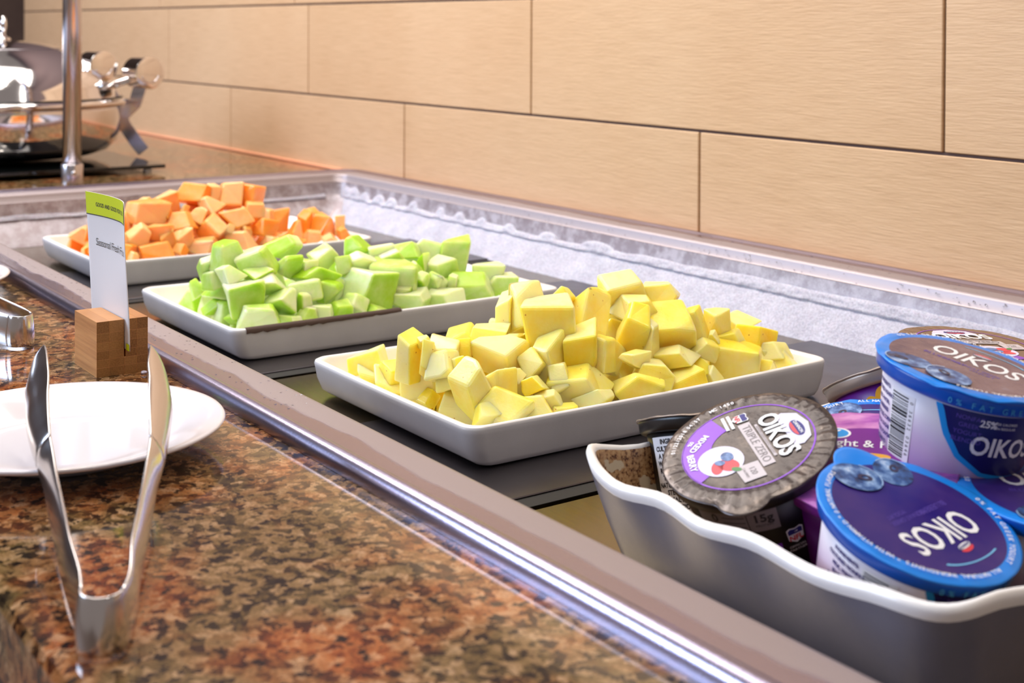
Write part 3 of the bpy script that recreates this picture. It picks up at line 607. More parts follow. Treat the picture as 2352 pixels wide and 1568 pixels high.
# stations: depth, left lateral, right lateral, bottom z, top z, outward bulge
ST = [(.520, -.1645, -.1485, .0012, .0245, .0010), (.535, -.1700, -.1502, .002, .0260, .0022), (.56, -.1818, -.1565, .004, .029, .003), (.59, -.1945, -.1620, .006, .0315, .0032), (.62, -.2072, -.1677, .0085, .034, .0034), (.645, -.2175, -.1725, .0125, .0375, .0040), (.66, -.2239, -.1756, .0165, .041, .006), (.68, -.2315, -.1812, .0180, .0455, .0085), (.70, -.2386, -.1869, .0185, .0502, .0105), (.72, -.2450, -.1920, .020, .0545, .0115), (.735, -.2506, -.1967, .0235, .0578, .0115), (.75, -.2565, -.2000, .030, .0602, .009), (.760, -.2610, -.2022, .038, .0612, .006), (.7655, -.2632, -.2035, .047, .0600, .002)]
def strip_mesh(rows, lean=.0012):
    K = 8; vs = []; fs = []
    for pos, out, zb, zt, bl in rows:
        for k in range(K+1):
            s = k/K; u = 2*s-1; vs.append(Vector((pos[0], pos[1], zb+(zt-zb)*s))+out*(bl*(1-u*u)+lean*(1-s)))
    for i in range(len(rows)-1):
        for k in range(K): a = i*(K+1)+k; fs.append((a, a+K+1, a+K+2, a+1))
    return vs, fs
def add_part(name, rows, root):
    vs, fs = strip_mesh(rows); o = link(name, pydata(name, [v-TO for v in vs], fs), 'tong_steel', root, True)
    md = o.modifiers.new('solid', 'SOLIDIFY'); md.thickness = .0013; md.offset = 0
    bv = o.modifiers.new('bev', 'BEVEL'); bv.width = .0004; bv.segments = 2; bv.limit_method = 'ANGLE'
    return o
def densify(rows, m=4):
    out = []
    for i in range(len(rows)-1):
        p0, p1, p2, p3 = rows[max(i-1, 0)], rows[i], rows[i+1], rows[min(i+2, len(rows)-1)]
        for j in range(m):
            t = j/m; r = []
            for a, b, c, d in zip(p0, p1, p2, p3): r.append(.5*((2*b)+(-a+c)*t+(2*a-5*b+4*c-d)*t*t+(-a+3*b-3*c+d)*t**3))
            out.append(tuple(r))
    out.append(rows[-1]); return out
TO = Fv*.515+Rv*(-.1565)
tongs = thing('tongs', 'stainless steel serving tongs with their spoon ends resting on the round white plate', 'tongs', TO)
SD = densify([tuple(r) for r in ST])
for side, col, sgn in (('l', 1, -1), ('r', 2, 1)):
    rows = [(Fv*r[0]+Rv*r[col], Rv*sgn, r[3], r[4], max(r[5], .0002)) for r in SD]
    add_part('arm', rows[:25], tongs); add_part('scoop', rows[24:], tongs)
rows = []
for i in range(17):
    a = math.pi*i/16; rad = .0080; c = Fv*.520+Rv*(-.1565); d = Rv*(-math.cos(a))-Fv*math.sin(a)
    rows.append((c+d*rad, d, .0012, .0245-.0006*math.sin(a), .001))
add_part('spring_bend', rows, tongs)
t2 = tongs.copy(); COL.objects.link(t2); t2['label'] = 'second steel tongs lying by the left border, only its bent end in view'
for ch in list(tongs.children):
    c = ch.copy(); COL.objects.link(c); c.parent = t2
t2.location = (-1.040, .281, 0); t2.rotation_euler = (0, 0, math.radians(37))
# ------------------------------------------------------------ bamboo card holder and card
hold = thing('card_holder', 'square laminated bamboo block holding the upright white card', 'card holder', (-.946, .3165, 0))
bx0, bx1, by0, by1, bz = -.0240, .0245, -.0180, .0180, .038
sy0, sy1 = .0010, .0024; szz = .017
# laminated strips: two halves either side of the slot, each stack of glued layers
lay = [0, .0062, .0118, .0176, .0236, .0300, bz]
for k in range(6):
    z0, z1 = lay[k], lay[k+1]-.00001
    cuts = [(by0, by0+.0088), (by0+.0088, sy0), (sy1, .0102), (.0102, by1)] if z1 > szz else [(by0, by0+.0088), (by0+.0088, .0012), (.0012, .0102), (.0102, by1)]
    for j, (a, b) in enumerate(cuts):
        bm = box_bm(bx0, bx1, a+.00001, b-.00001, z0, z1, .0001, 1)
        o = link('bamboo_strip', bm, ['bamboo_side', 'bamboo_end'], hold)
        for p in o.data.polygons:
            if abs(p.normal.x) > .9: p.material_index = 1
card = thing('menu_card', 'narrow white card with a lime green top, lettered Seasonal Fresh Fruit', 'card', (-.951, .3182, .0175))
def cardp(u, h, off=0):         # u 0..1 along the card, h height
    f = min(1, max(0, (h-.022)/.05))
    y = f*(.0036*math.sin(u*math.pi)-.0022*max(0, (u-.72)/.28)**2)
    return (-.0400+.0790*u-.016*(h/.1)*(1-u)-.006*(h/.1)*u, y-off, h)
def card_grid(u0, u1, h0, h1, nu=20, nh=10, off=0, top=None):
    vs = []; fs = []
    for i in range(nu+1):
        for k in range(nh+1):
            u = u0+(u1-u0)*i/nu; hb = h0(u) if callable(h0) else h0; ht = h1(u) if callable(h1) else h1
            vs.append(cardp(u, hb+(ht-hb)*k/nh, off))
    for i in range(nu):
        for k in range(nh): a = i*(nh+1)+k; fs.append((a, a+nh+1, a+nh+2, a+1))
    return pydata('card', vs, fs)
topc = lambda u: .1006+.0008*u
band = lambda u: .0848+.0016*u
o = link('card_sheet', card_grid(0, 1, .0, topc, 24, 20), 'card_white', card, True); md = o.modifiers.new('s', 'SOLIDIFY'); md.thickness = .0004
link('lime_band', card_grid(0, 1, band, topc, 24, 4, .0004), 'card_lime', card, True)
link('lime_foot', card_grid(.925, 1, .0, .0045, 2, 1, .0004), 'card_lime', card, True)
link('ink_line', card_grid(0, 1, lambda u: band(u)-.0007, band, 24, 1, .0005), 'card_ink', card, True)
pr = Print(); fc = lambda u, v: cardp(u, v, .0006)
pr.add(*[(lambda vf: ([(.55+x/.079, .0925+y) for x, y in vf[0]], vf[1]))(text_mesh('GOOD AND GOOD FOR YOU', .0042, .01))][0], fc)
pr.add(*[(lambda vf: ([(.55+x*1.0/.079, .0655+y) for x, y in vf[0]], vf[1]))(text_mesh('Seasonal Fresh Fruit', .0074, 0))][0], fc)
pr.build('lettering', 'card_ink', card)
# crumbs
bm = bmesh.new(); bmesh.ops.create_icosphere(bm, subdivisions=2, radius=1)
for v in bm.verts: v.co = v.co*(.0022+.0008*noise.noise(v.co*2)); v.co.z *= .6
tag(link('crumb', bm, 'print_yogurt', None, False, (-.914, .329, .0012)), 'tiny pale crumb at the foot of the bamboo block', 'crumb')
bm = bmesh.new(); bmesh.ops.create_icosphere(bm, subdivisions=2, radius=1)
for v in bm.verts: v.co = v.co*(.0042+.0016*noise.noise(v.co*2)); v.co.z *= .7
tag(link('honeydew_scrap', bm, 'honeydew_flesh', None, False, (-.850, .318, .0030)), 'small green melon scrap fallen between the plate rim and the well', 'fruit')
# ------------------------------------------------------------ wavy dish
bk = thing('yogurt_dish', 'deep square glazed dish with a wavy rim and brown mottled inside, holding the yogurt cups', 'dish', (-.4775, .628, -.0603))
hx, hy = .1275, .170
rings = []
prof = [(.030, .0002, .016), (.024, .0012, .022), (.0205, .008, .024), (.0125, .028, .026), (.0055, .046, .028), (.0015, .0555, .030), (.0, .0595, .030), (.0012, .0622, .029), (.0042, .0632, .027), (.0068, .0610, .025), (.0082, .0560, .024), (.0125, .038, .022), (.0205, .016, .022), (.0275, .0060, .020), (.036, .0038, .016)]
NB = 15
for e, z, r in prof: rings.append(rrect(0, 0, hx-e*.62, hy-e, r, z, 10, 26))
def wav(p, k):
    x, y, z = p; h = max(0, min(1, (z-.015)/.045))
    c = (abs(x)/hx)**6*(abs(y)/hy)**6                # corners swept up
    lf = .35 if x > 0 and y < 0 else (.9 if y < 0 else 1)
    s = .0013*math.sin((x+y*.9)*2*math.pi/.070+.6)+.0005*math.sin(x*120+1)
    dz = h*(.007*min(1, c*2.2)*lf+s-.0030)
    o = 1+h*.008*math.sin((x-y)*2*math.pi/.07)
    return (x*o, y*o, z+dz)
me = loft(rings, True, True, wav); nn = len(rings[0]); mi = []
for p in me.polygons:
    k = p.index//nn; mi.append(0 if k < 5 else (1 if k < 9 else 2))
mi[-2] = 0; mi[-1] = 2; me.polygons.foreach_set('material_index', mi)
link('dish_body', me, ['slate_glaze', 'white_glaze', 'worn_pattern'], bk, True)
# ------------------------------------------------------------ yogurt cups
H = .065; RT, RB, RL = .0425, .034, .0472
def frame(c, n, x, zs=.92):
    n = Vector(n).normalized(); x = Vector(x); x = (x-n*x.dot(n)).normalized(); y = n.cross(x); n = n*zs; o = Vector(c)-n*H
    return Matrix(((x.x, y.x, n.x, o.x), (x.y, y.y, n.y, o.y), (x.z, y.z, n.z, o.z), (0, 0, 0, 1)))
def F(k):  return lambda u, v: (u*.001, v*.001, H+.0012+.00014*k)                # on the lid, mm
def rad(d): return (RT+(RB-RT)*d*.001/H)
def S(k, az0=0, d0=0, rot=0):                                                  # on the side wall: u,v in mm around (az0,d0)
    def fn(u, v):
        c, s = math.cos(rot), math.sin(rot); u, v = u*c-v*s, u*s+v*c
        d = d0-v; r = rad(d); a = math.radians(az0)+u*.001/r; r += .00022+.00012*k
        return (r*math.cos(a), r*math.sin(a), H-d*.001)
    return fn
def Bd(k):
    def fn(az, d): r = .0462+.00012*k; a = math.radians(az); return (r*math.cos(a), r*math.sin(a), H-d*.001)
    return fn
def side_grid(pr, az0, az1, d0, d1, k, n=24, m=6):
    vs = []; fs = []; fn = S(k)
    for i in range(n+1):
        az = az0+(az1-az0)*i/n; a = d0(az) if callable(d0) else d0; b = d1(az) if callable(d1) else d1
        for j in range(m+1):
            d = a+(b-a)*j/m; r = rad(d)+.00022+.00012*k; t_ = math.radians(az); vs.append((r*math.cos(t_), r*math.sin(t_), H-d*.001))
    o = len(pr.v); pr.v += vs
    for i in range(n):
        for j in range(m): a = o+i*(m+1)+j; pr.f.append((a, a+m+1, a+m+2, a+1))
def ring_text(pr, st, r, size, k, a_start, bold=.01, inward=False, spacing=1.0):
    a = a_start
    for ch in st:
        adv = (.66 if ch not in ' I.' else .42)*size*spacing
        if ch != ' ':
            am = a-(adv/2)/r
            pr.text(ch, size, F(k), r*math.cos(am), r*math.sin(am), am-math.pi/2, bold)
        a -= adv/r
def lid_mesh(R, crimp=0, tab=None, wob=0, seed=0):
    bm = bmesh.new(); N = 120; radii = [0, .010, .020, .030, .0375, .039, .0405, .042, .0435, .045, .0462, R]; rings = []
    for r in radii:
        row = []
        for i in range(N):
            a = 2*math.pi*i/N; rr = r
            if tab is not None and r > .04:
                dd = abs((a-tab+math.pi) % (2*math.pi)-math.pi); rr += .0085*max(0, 1-(dd/.30)**2)*((r-.04)/(R-.04))
            z = H+.0011
            if crimp and .0385 < r < .0462: z += crimp*(.5+.5*math.sin(a*44+1.5*math.sin(a*7+seed)))-.0002
            if r >= .0462: z -= .0004+wob*.00022*math.sin(a*9+seed)+wob*.0003*noise.noise((math.cos(a)*4+seed, math.sin(a)*4, 3))
            if wob and r > .0415: z += wob*.0005*noise.noise((math.cos(a)*6+seed, math.sin(a)*6, r*60))
            row.append(bm.verts.new((rr*math.cos(a), rr*math.sin(a), z))); 
            if r == 0: break
        rings.append(row)
    for k in range(1, len(rings)):
        for i in range(N):
            j = (i+1) % N
            if k == 1: bm.faces.new((rings[0][0], rings[1][i], rings[1][j]))
            else: bm.faces.new((rings[k-1][i], rings[k][i], rings[k][j], rings[k-1][j]))
    low = [bm.verts.new((v.co.x, v.co.y, v.co.z-.0007)) for v in rings[-1]]
    for i in range(N): bm.faces.new((rings[-1][i], low[i], low[(i+1) % N], rings[-1][(i+1) % N]))
    bm.faces.new(low[::-1]); bmesh.ops.recalc_face_normals(bm, faces=bm.faces); return bm
def cup(name, label, fr, body, band, lid, crimp=0, tab=None, wob=0, seed=0, group='yogurt cups in the wavy dish'):
    root = thing(name, label, 'yogurt cup', group=group, mw=frame(*fr))
    link('cup_body', lathe([(0, .0022), (RB-.006, .0022), (RB-.0045, .0), (RB-.001, .0004), (RB, .0025), (RB+(RT-RB)*.5, H*.5), (RT, H-.0005), (0, H-.0003)], 72), body, root, True)
    link('rim_band', lathe([(RT-.001, H-.0082), (.0440, H-.0080), (.0455, H-.0066), (.0460, H-.002), (.0462, H-.0006), (.0455, H+.0001), (RT-.002, H+.0001)], 72), band, root, True)
    link('lid', lid_mesh(RL, crimp, tab, wob, seed), lid, root, True)
    return root
def berry_print(root, items, k=2):
    a, c, d = Print(), Print(), Print()
    for u, v, r, rot in items:
        a.disc(u, v, r, r*.86, F(k), rot); c.disc(u-.30*r*math.cos(rot), v-.30*r*math.sin(rot), r*.30, r*.20, F(k+2), rot, 20, .45); d.disc(u, v, r, r*.86, F(k+3), rot, hole=.94, a0=2.6, a1=4.4)
        k += 4
    a.build('berry_print', 'print_berry', root); c.build('berry_crown', 'print_berry_dark', root); d.build('berry_edge', 'print_berry_light', root)
def oikos_lid(root, bl, center='print_lid_dusk', osz=22):
    pr = Print(); pr.disc(0, 0, 40.2, 40.2, F(0), N=72); pr.build('lid_panel', center, root)
    pr = Print(); pr.text('OIKOS', 22, F(1), 0, 11.5, 0, .014, .74)
    ring_text(pr, '0% FAT GREEK YOGURT', 42.2, 3.6, 8, math.radians(175), .012, spacing=1.25)
    ring_text(pr, 'ALL NATURAL INGREDIENTS * WITH VITAMIN D * 0 NATURAL FLAVORS', 42.2, 3.4, 8, math.radians(92), .012)
    pr.build('lettering', 'print_white', root)
    pr = Print(); pr.disc(-2, 24.5, 24, 9, F(1), 0, 40, .93, math.radians(25), math.radians(125)); pr.build('swoosh', 'print_sky', root)
    pr = Print(); pr.disc(-2, 25.0, 5.0, 2.2, F(1), .1, 20, 0, 0, math.pi); pr.build('red_emblem', 'print_red', root)
    pr = Print(); pr.disc(-2, 23.6, 5.2, 1.5, F(2), .1, 20); pr.build('emblem_base', 'print_white', root)
    pr = Print(); pr.text('DANNON', 2.2, F(3), -2, 23.5, .1, .02); pr.build('emblem_lettering', 'print_ink_blue', root)
    pr = Print(); pr.text('NONFAT GREEK', 3.4, F(1), 6, -1.5, 0); pr.text('YOGURT', 3.4, F(1), 10, -5.5, 0); pr.text('BLUEBERRY', 4.6, F(1), -12, -1.5, 0); pr.build('small_lettering', 'print_dim_text', root)
    berry_print(root, bl)
def oikos_side(root, sh):
    """printed side: nutrition text, barcode, cyan curve and navy panel; sh = azimuth of the panel's left edge"""
    prf = [(0, 8), (7, 22), (18, 33), (37, 40.7), (57, 42), (80, 40.7), (100, 33), (111, 22), (118, 8)]
    def dm(az, grow=0):
        a = az-sh
        for (p, q), (r, s) in zip(prf, prf[1:]):
            if a <= r: return q+(s-q)*max(0, (a-p)/(r-p))
        return 8
    cy = Print(); side_grid(cy, sh-4.2, sh+122, 9.3, lambda az: min(45, max(9.4, dm(sh+59+(az-sh-59)*.936)+2.2)), 0, 60, 5); cy.build('cyan_band', 'print_cyan', root)
    nv = Print(); side_grid(nv, sh, sh+118, 9.35, lambda az: max(9.4, dm(az)), 1, 60, 5); nv.build('navy_panel', 'print_navy', root)
    pr = Print(); pr.text('OIKOS', 14, S(2, sh+50, 27), 0, 0, 0, .022, .86); pr.text('25%', 5.2, S(2, sh+33, 14.5), 0, 0, 0, .02); pr.text('FEWER CALORIES', 1.9, S(2, sh+44, 13.4)); pr.text('THAN REGULAR', 1.9, S(2, sh+44, 15.8)); pr.build('lettering', 'print_white', root)
    pr = Print()
    for i, s_ in enumerate(('NONFAT', 'GREEK', 'YOGURT', 'BLENDED')): pr.text(s_, 3.4, S(2, sh+20, 13+4*i))
    pr.build('small_lettering', 'print_dim_text', root)
    # barcode panel turned on its side
    pn = Print(); b0, b1 = sh-43, sh-19.5; side_grid(pn, b0, b1, 12.5, 50, 0, 8, 4); pn.build('barcode_panel', 'print_white', root)
    bars = Print(); r_ = random.Random(5); d = 14.0
    while d < 47:
        t_ = r_.choice((.45, .45, .8, 1.3)); side_grid(bars, b0+1.5, b1-5.5, d, d+t_, 1, 5, 1); d += t_+r_.choice((.4, .6, .9))
    for i, ch in enumerate('0 36632 03646'): 
        if ch != ' ': bars.text(ch, 2.8, S(1, b1-2.6, 16+2.3*i, -math.pi/2))
    bars.build('barcode', 'print_bars', root)
    tx = Print(); rows = ('INGREDIENTS:', 'CULTURED NONFAT', 'MILK, WATER,', 'BLUEBERRIES', 'FRUCTOSE, CORN', 'STARCH, SUGAR', 'NATURAL FLAVOR', 'VITAMIN D')
    for i, s_ in enumerate(rows): tx.text(s_, 2.9, S(1, sh-56.5, 14+4.3*i), 0, 0, 0, .04, .82)
    tx.build('nutrition_lettering', 'print_ink_blue', root)
    pr = Print(); pr.text('BLUEBERRY', 4.6, S(1, sh-2, 50)); pr.build('flavor_lettering', 'print_berry_light', root)
def band_text(root, az):
    pr = Print(); a = az
    for ch in '0% FAT GREEK YOGURT':
        vs, fs = text_mesh(ch, 4.2, .01); adv = 3.4 if ch != ' ' else 2.2
        if ch != ' ': pr.add([(math.degrees(x/46.2)+a, 5.0-y) for x, y in vs], fs, Bd(2))
        a += math.degrees(adv/46.2)*1.25
    pr.build('band_lettering', 'print_band_text', root)
def shield(pr_w, pr_b, pr_r, fn, fn2, s):
    out = [(-4, 3.6), (-2.6, 4.6), (0, 3.9), (2.6, 4.6), (4, 3.6), (3.6, -2.6), (0, -5), (-3.6, -2.6)]
    pr_w.poly([(x*s, y*s) for x, y in out], fn)
    pr_b.poly([(x*s*.86, y*s*.86) for x, y in ((-4, 3.6), (-2.6, 4.6), (0, 3.9), (2.6, 4.6), (4, 3.6), (3.9, .6), (-3.9, .6))], fn2)
    pr_r.text('NFL', 4.2*s, fn2, 0, -1.9*s, 0, .03, .9)
def triple_lid(root):
    pr = Print(); pr.disc(0, 0, 36.2, 36.2, F(1), 0, 96, .975); pr.disc(0, 0, 36, 36, F(1), 0, 40, .56, math.radians(196), math.radians(296)); pr.build('purple_ring', 'print_purple', root)
    pr = Print(); pr.poly([(-16, 25), (-11, 32), (0, 34.5), (12, 31.5), (16, 26), (15, 21), (-15, 21)], F(2)); pr.build('badge', 'print_yogurt', root)
    pr = Print(); pr.disc(1.5, 27.5, 7.5, 3.6, F(3)); pr.build('emblem', 'print_ink_blue', root)
    pr = Print(); pr.disc(1.5, 26.4, 6.4, 2.0, F(4), 0, 20, 0, math.pi, 2*math.pi); pr.build('emblem_stripe', 'print_red', root)
    pr = Print(); pr.text('DANNON', 2.6, F(5), 1.5, 28.3, 0, .02); pr.text('OIKOS', 15.5, F(5), .5, 16.6, 0, .03, .86); pr.text('MIXED', 5.2, F(3), -17, -22.5, math.radians(-52), .03); pr.text('BERRY', 5.2, F(3), -3, -31, math.radians(-8), .03); pr.text('0%', 3.4, F(3), -19.5, -26.5, math.radians(-48), .03)
    ring_text(pr, '01/22/2018 04:57', 40.6, 3.2, 10, math.radians(-112), .02); ring_text(pr, 'MC 1450', 40.6, 3.4, 10, math.radians(192), .02)
    pr.build('lettering', 'print_white', root)
    pr = Print(); pr.poly([(-19.5, .8), (22, .8), (22, 7.6), (-19.5, 7.6)], F(2)); pr.poly([(-15, 8.8), (17, 8.8), (17, 10.4), (-15, 10.4)], F(2)); pr.poly([(14.5, -13), (29, -12), (29.5, 0), (15.5, 0)], F(3)); pr.build('light_boxes', 'print_box_grey', root)
    pr = Print(); pr.text('TRIPLE ZERO', 6.4, F(3), 1.3, 4.2, 0, 0, .98); pr.text('BLENDED GREEK NONFAT YOGURT', 1.7, F(3), 1, 9.6, 0); pr.text('120', 4.6, F(4), 22, -5, 0); pr.text('CALORIES', 2, F(4), 22, -9, 0); pr.build('box_lettering', 'print_label_grey', root)
    pr = Print(); pr.disc(4.5, -17, 13.5, 12, F(2), .3, 30); pr.build('yogurt_swirl', 'print_yogurt', root)
    pr = Print(); pr.disc(10, -14.5, 6.5, 4.6, F(3), .6); pr.disc(9, -20.5, 5.5, 3.2, F(3), -.3); pr.build('berry_pieces', 'print_red', root)
    pr = Print(); pr.disc(3, -13, 4.2, 3.2, F(4), .2); pr.disc(6, -18, 3, 2, F(4), .9); pr.build('blueberries', 'print_berry', root)
    pr = Print(); pr.disc(16, -12, 1.6, 3, F(4), -.8); pr.build('leaf', 'print_green', root)
    a, b, c = Print(), Print(), Print()
    def fr(fn): return lambda u, v: fn(-25+u*math.cos(-.05)-v*math.sin(-.05), 4.2+u*math.sin(-.05)+v*math.cos(-.05))
    shield(a, b, c, fr(F(3)), fr(F(4)), .95)
    for i in range(2): a.poly([(-6, -6.6-3*i), (7, -6.6-3*i), (7, -4.8-3*i), (-6, -4.8-3*i)], fr(F(3)))
    a.build('shield_white', 'print_white', root); b.build('shield_blue', 'print_ink_blue', root); c.build('shield_red', 'print_red', root)
def triple_side(root, az):
    """az = azimuth of the grey label's right end"""
    pr = Print(); side_grid(pr, az-62, az, 10.2, 24.5, 0, 20, 3); pr.build('grey_label', 'print_label_grey', root)
    pr = Print(); pr.text('15g', 7.5, S(1, az-11, 15.5), 0, 0, 0, .03); pr.text('PROTEIN', 2.2, S(1, az-11, 20.5)); pr.text('0', 7.5, S(1, az-47, 15), 0, 0, 0, .03); side_grid(pr, az-22.6, az-22.0, 11, 24, 1, 1, 3)
    for d in (13.5, 17, 20.5): side_grid(pr, az-41, az-24, d, d+.5, 1, 6, 1)
    pr.build('label_lettering', 'print_ink_black', root)
    a, b, c = Print(), Print(), Print(); shield(a, b, c, S(1, az+9, 33.5), S(2, az+9, 33.5), 1.15)
    a.text('OFFICIAL', 2.3, S(1, az+9, 41.5)); a.text('PARTNER', 2.3, S(1, az+9, 44)); a.build('shield_white', 'print_white', root); b.build('shield_blue', 'print_ink_blue', root); c.build('shield_red', 'print_red', root)
    pr = Print(); side_grid(pr, az-40, az-3, 36, 60, 0, 16, 4); pr.build('purple_patch', 'print_purple', root)
K5, K6, K7, K8, K9 = (-.5850, .5570, .0095), (-.5506, .6765, .0274), (-.4938, .5887, .0153), (-.467, .5485, .0177), (-.3915, .6010, .0130)
# front-left black cup
k1 = cup('yogurt_cup', 'black yogurt cup tipped forward, its lid lettered OIKOS TRIPLE ZERO in a purple ring', ((-.5137, .5123, .0199), (.032, -.404, .914), (.8845, -.4144, -.2142)), 'print_cup_black', 'print_cup_black', 'print_lid_black', .0011, math.radians(-23), .5, 1)
triple_lid(k1); triple_side(k1, -4)
# front-right blue cup
k2 = cup('yogurt_cup', 'blue and white yogurt cup at the front corner, blueberry lid lettered OIKOS upside down', ((-.404, .5115, .0151), (.32, .011, .947), (.0953, -.9952, -.0206)), 'cup_white', 'print_band_blue', 'print_lid_blue', 0, math.radians(-105), .8, 2)
oikos_lid(k2, [(-20, -28.5, 11.5, .5), (3, -33, 12.5, -.6)]); oikos_side(k2, 47); band_text(k2, 49)
# upright blue cup
k3 = cup('yogurt_cup', 'upright blue and white yogurt cup with a barcode, standing atop the others', ((-.444, .601, .064), (.18, .075, .981), (.9566, .2192, -.1923), 1), 'cup_white', 'print_band_blue', 'print_lid_blue', 0, None, 1.6, 3)
oikos_lid(k3, [(-20, -28, 12, .3), (3, -30, 12.5, -.5)], 'print_lid_mauve_reflect'); oikos_side(k3, -80); band_text(k3, -75)
# black cup behind, a bronze reflection painted into its lid colour
k4 = cup('yogurt_cup', 'black yogurt cup at the back, its lid tinted with a bronze reflection', ((-.529, .724, .043), (.055, .045, .997), (.3815, .9222, -.0627)), 'print_cup_black', 'print_cup_black', 'print_lid_bronze', .0005, None, .6, 4)
triple_lid(k4); triple_side(k4, -60)
# black cup standing behind the tipped black one
k5 = cup('yogurt_cup', 'black yogurt cup mostly hidden behind the tipped one, ingredients text on its side', (K5, (-.30, .19, .935), (1, 0, 0)), 'print_cup_black', 'print_cup_black', 'print_foil', 0, None, .8, 5)
tx = Print(); pn = Print(); side_grid(pn, -110, -52, 11, 60, 0, 14, 6); pn.build('text_panel', 'print_white', k5)
for i, s_ in enumerate(('INGREDIENTS', 'CULTURED GRADE', 'A NON FAT MILK', 'WATER, CHICORY', 'ROOT FIBER, LESS', 'THAN 1% MILK', 'NATURAL FLAVORS', 'STEVIA LEAF', 'SEA SALT, MALIC', 'ACID', 'KEEP COLD')): tx.text(s_, 4.0, S(1, -81, 14+4.3*i), 0, 0, 0, .04)
tx.build('nutrition_lettering', 'print_bars', k5)
# purple cup tipped back
k6 = cup('yogurt_cup', 'purple yogurt cup leaning back at the rear of the dish, yellow fruit on its side', (K6, (-.458, .075, .885), (1, 0, 0)), 'print_cup_purple', 'print_foil', 'print_foil', 0, None, 1.0, 6)
pr = Print(); pr.disc(0, 0, 13, 11, S(1, -104, 34), 0, 30, .88); pr.build('arc_print', 'print_violet', k6)
pr = Print(); pr.disc(0, 0, 7, 14, S(1, -76, 28), .2); pr.disc(0, 0, 6, 8, S(2, -66, 18), 0); pr.build('fruit_print', 'print_mango', k6)
# low lids under the upright cup
k7 = cup('yogurt_cup', 'low yogurt cup below the purple one, only a strip of its blueberry lid showing', (K7, (.10, -.20, .975), (.62, .78, 0)), 'cup_white', 'print_band_blue', 'print_lid_blue', 0, None, 1.5, 7)
oikos_lid(k7, [(-24, 30, 11, .3), (-10, 33, 10, .8)])
k8 = cup('yogurt_cup', 'pink and violet lidded yogurt cup with script lettering, wedged left of the upright cup', (K8, (.14, -.24, .95), (.60, .78, 0)), 'print_cup_purple', 'print_magenta', 'print_violet', 0, None, 1.5, 8)
pr = Print(); pr.disc(8, 14, 30, 15, F(1), -.25, 40); pr.build('magenta_oval', 'print_magenta', k8)
pr = Print(); pr.disc(-9, 27, 7.5, 5, F(2), -.2, 30, .82); pr.disc(-9, 27, 4, 2.2, F(3), .5, 20, .5, .3, 3.4); pr.text('Light & Fit', 9, F(3), 1, 15, -.25, .012); pr.build('lettering', 'print_white', k8)
pr = Print(); pr.disc(-9, 27, 6.2, 4.1, F(2), -.2, 30); pr.build('blue_emblem', 'print_cyan', k8)
pr = Print(); pr.disc(-8, 3, 22, 5, F(2), -.1, 30); pr.build('orange_swoosh', 'print_mango', k8)
# right-hand low blue cup
k9 = cup('yogurt_cup', 'low blue lidded yogurt cup at the right border beside the upright cup', (K9, (.10, -.02, .995), (.60, .80, 0)), 'cup_white', 'print_band_blue', 'print_lid_blue', 0, None, .8, 9)
oikos_lid(k9, [(-18, -28, 11, .3), (4, -31, 12, -.5)])
# ------------------------------------------------------------ sneeze guard post
post = thing('guard_post', 'slim brushed steel post standing on the counter behind the cold well', 'post', (-2.080, .636, 0))
link('post_tube', lathe([(0, .002), (.0138, .002), (.0138, .75), (0, .75)], 40), 'brushed_steel', post, True)
link('post_collar', lathe([(.0139, .0), (.0162, .0), (.0164, .001), (.0164, .030), (.0158, .0312), (.0139, .0312)], 40), 'brushed_steel', post, True)
bm = tube([(.0160, -.002, .0185), (.0180, -.0022, .0185)], .0035, 12); link('set_screw', bm, 'chrome', post, True)
# ------------------------------------------------------------ glass board, chafing dish
gb = thing('glass_board', 'black glass board on small white feet beneath the chafing dish', 'board', (-2.50, .50, 0))
link('glass_sheet', box_bm(-.34, .334, -.33, .316, .0075, .0135, .001, 2), 'black_glass', gb)
for x, y in ((.32, .29), (.32, -.02), (.32, -.30), (-.32, .29), (-.32, -.30)):
    link('foot', lathe([(0, 0), (.0065, 0), (.0075, .002), (.006, .0074), (0, .0074)], 20), 'rubber_white', gb, True, (x, y, 0))
cx, cy = -2.41, .618
ch = thing('chafing_dish', 'round polished steel chafing dish with a domed roll top lid on the black glass board', 'chafing dish', (cx, cy, .0135))
Z = lambda p: [(r, z-.0135) for r, z in p]
link('water_pan', lathe(Z([(0, .0185), (.125, .0185), (.152, .0215), (.174, .029), (.188, .043), (.1945, .062), (.1965, .098), (.197, .1085), (.190, .1085)]), 96), 'chrome', ch, True)
link('pan_rim', lathe(Z([(.190, .1065), (.205, .1055), (.2085, .108), (.209, .113), (.206, .1165), (.196, .1175), (.190, .1165)]), 96), 'chrome', ch, True)
link('gasket', lathe(Z([(.188, .1176), (.198, .1176), (.199, .1190), (.197, .1200), (.188, .1200)]), 96), 'print_cup_black', ch, True)
dome = [(.1965, .1202), (.1960, .1225)]
for i in range(1, 25):
    a = math.pi/2*i/24; dome.append((.194*math.cos(a)**.92 if i < 24 else .0, .1225+.094*math.sin(a)**1.0))
lid = link('dome_lid', lathe(Z(dome), 96), 'chrome', ch, True)
link('lid_seam', lathe(Z([(.108, .2028), (.1095, .2034), (.111, .2018)]), 96), 'brushed_steel', lid, True)
link('knob_base', lathe(Z([(.0, .216), (.014, .2165), (.013, .220), (.006, .223), (.005, .234), (.0, .234)]), 32), 'chrome', ch, True)
pts = [(.013*math.sin(2*math.pi*i/24), 0, .243-.0135+.012*-math.cos(2*math.pi*i/24)) for i in range(25)]
link('knob_ring', tube(pts, .0042, 12), 'chrome', ch, True)
def W(x, y, z): return (x-cx, y-cy, z-.0135)
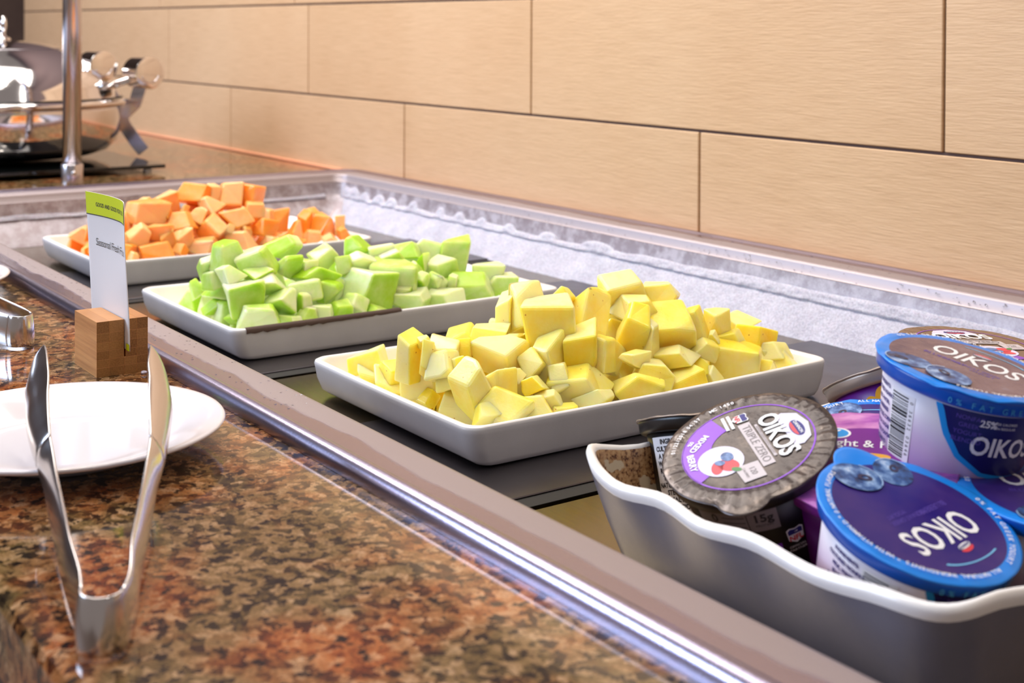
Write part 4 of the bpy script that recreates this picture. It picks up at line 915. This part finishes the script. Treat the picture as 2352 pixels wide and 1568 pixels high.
def barrel(cw, r, L, nm):
    c = Vector(W(*cw)); ax = Vector((.98, .19, 0)).normalized()
    bm = lathe([(0, -L/2), (r*.9, -L/2), (r, -L/2+.002), (r, L/2-.0045), (r*1.03, L/2-.0040), (r*1.03, L/2-.001), (r*.95, L/2), (0, L/2)], 48)
    q = Vector((0, 0, 1)).rotation_difference(ax); bmesh.ops.transform(bm, matrix=Matrix.Translation(c) @ q.to_matrix().to_4x4(), verts=bm.verts)
    o = link(nm, bm, 'chrome', ch, True); m_ = o.modifiers.new('e', 'EDGE_SPLIT'); m_.split_angle = .6
    # shallow engraved curl on the end face
    pts = [tuple(c+ax*(L/2+.0003)+Vector((-.19, .98, 0)).normalized()*(r*.62*math.cos(a_))*(1)+Vector((0, 0, 1))*r*.62*math.sin(a_)) for a_ in [math.radians(200+i*12) for i in range(13)]]
    link('engraved_curl', tube(pts, .0012, 6), 'brushed_steel', o, True)
barrel((-2.290, .822, .161), .0270, .048, 'hinge_barrel')
barrel((-2.300, .745, .173), .0250, .048, 'hinge_barrel')
link('hinge_arm', tube([W(-2.325, .748, .126), W(-2.318, .765, .134), W(-2.292, .800, .150), W(-2.286, .815, .154)], [.0085, .007, .0055, .0065], 14), 'chrome', ch, True)
link('hinge_arm', tube([W(-2.33, .742, .128), W(-2.318, .748, .142), W(-2.300, .752, .160)], [.0085, .006, .0065], 14), 'chrome', ch, True)
link('hinge_block', box_bm(-.012, .012, -.012, .012, -.010, .010, .004, 3), 'chrome', ch, True, W(-2.327, .747, .124))
# forked strap leg: upper prong, junction, foot
def strap(pts, wd, th):
    bm = bmesh.new(); rings = []; side = Vector((.5725, .8199, 0)); dep = Vector((-.8198, .5725, 0))
    for i, p in enumerate(pts):
        p = Vector(W(*p)); a = Vector(W(*pts[max(0, i-1)])); b = Vector(W(*pts[min(len(pts)-1, i+1)])); d = (b-a).normalized(); s = d.cross(dep).normalized()
        rings.append([bm.verts.new(p+s*wd*x+dep*th*y) for x, y in ((-.5, -.5), (.5, -.5), (.5, .5), (-.5, .5))])
    for r0, r1 in zip(rings, rings[1:]):
        for k in range(4): bm.faces.new((r0[k], r0[(k+1) % 4], r1[(k+1) % 4], r1[k]))
    bm.faces.new(rings[0][::-1]); bm.faces.new(rings[-1]); bmesh.ops.recalc_face_normals(bm, faces=bm.faces); bmesh.ops.bevel(bm, geom=list(bm.edges), offset=.0008, segments=2, affect='EDGES'); return bm
link('leg', strap([(-2.347, .838, .136), (-2.352, .830, .105), (-2.364, .812, .083), (-2.362, .815, .066), (-2.350, .833, .035), (-2.343, .843, .0200)], .0225, .007), 'brushed_steel', ch)
link('leg_bracket', strap([(-2.372, .800, .108), (-2.368, .806, .085), (-2.366, .810, .070)], .026, .006), 'chrome', ch)
o = link('leg', strap([(-2.347, .838, .136), (-2.352, .830, .105), (-2.364, .812, .083), (-2.362, .815, .066), (-2.350, .833, .035), (-2.343, .843, .0200)], .0225, .007), 'brushed_steel', ch); o.rotation_euler = (0, 0, math.radians(120))
o = link('leg', strap([(-2.347, .838, .136), (-2.352, .830, .105), (-2.364, .812, .083), (-2.362, .815, .066), (-2.350, .833, .035), (-2.343, .843, .0200)], .0225, .007), 'brushed_steel', ch); o.rotation_euler = (0, 0, math.radians(240))
bpy.context.view_layer.update()
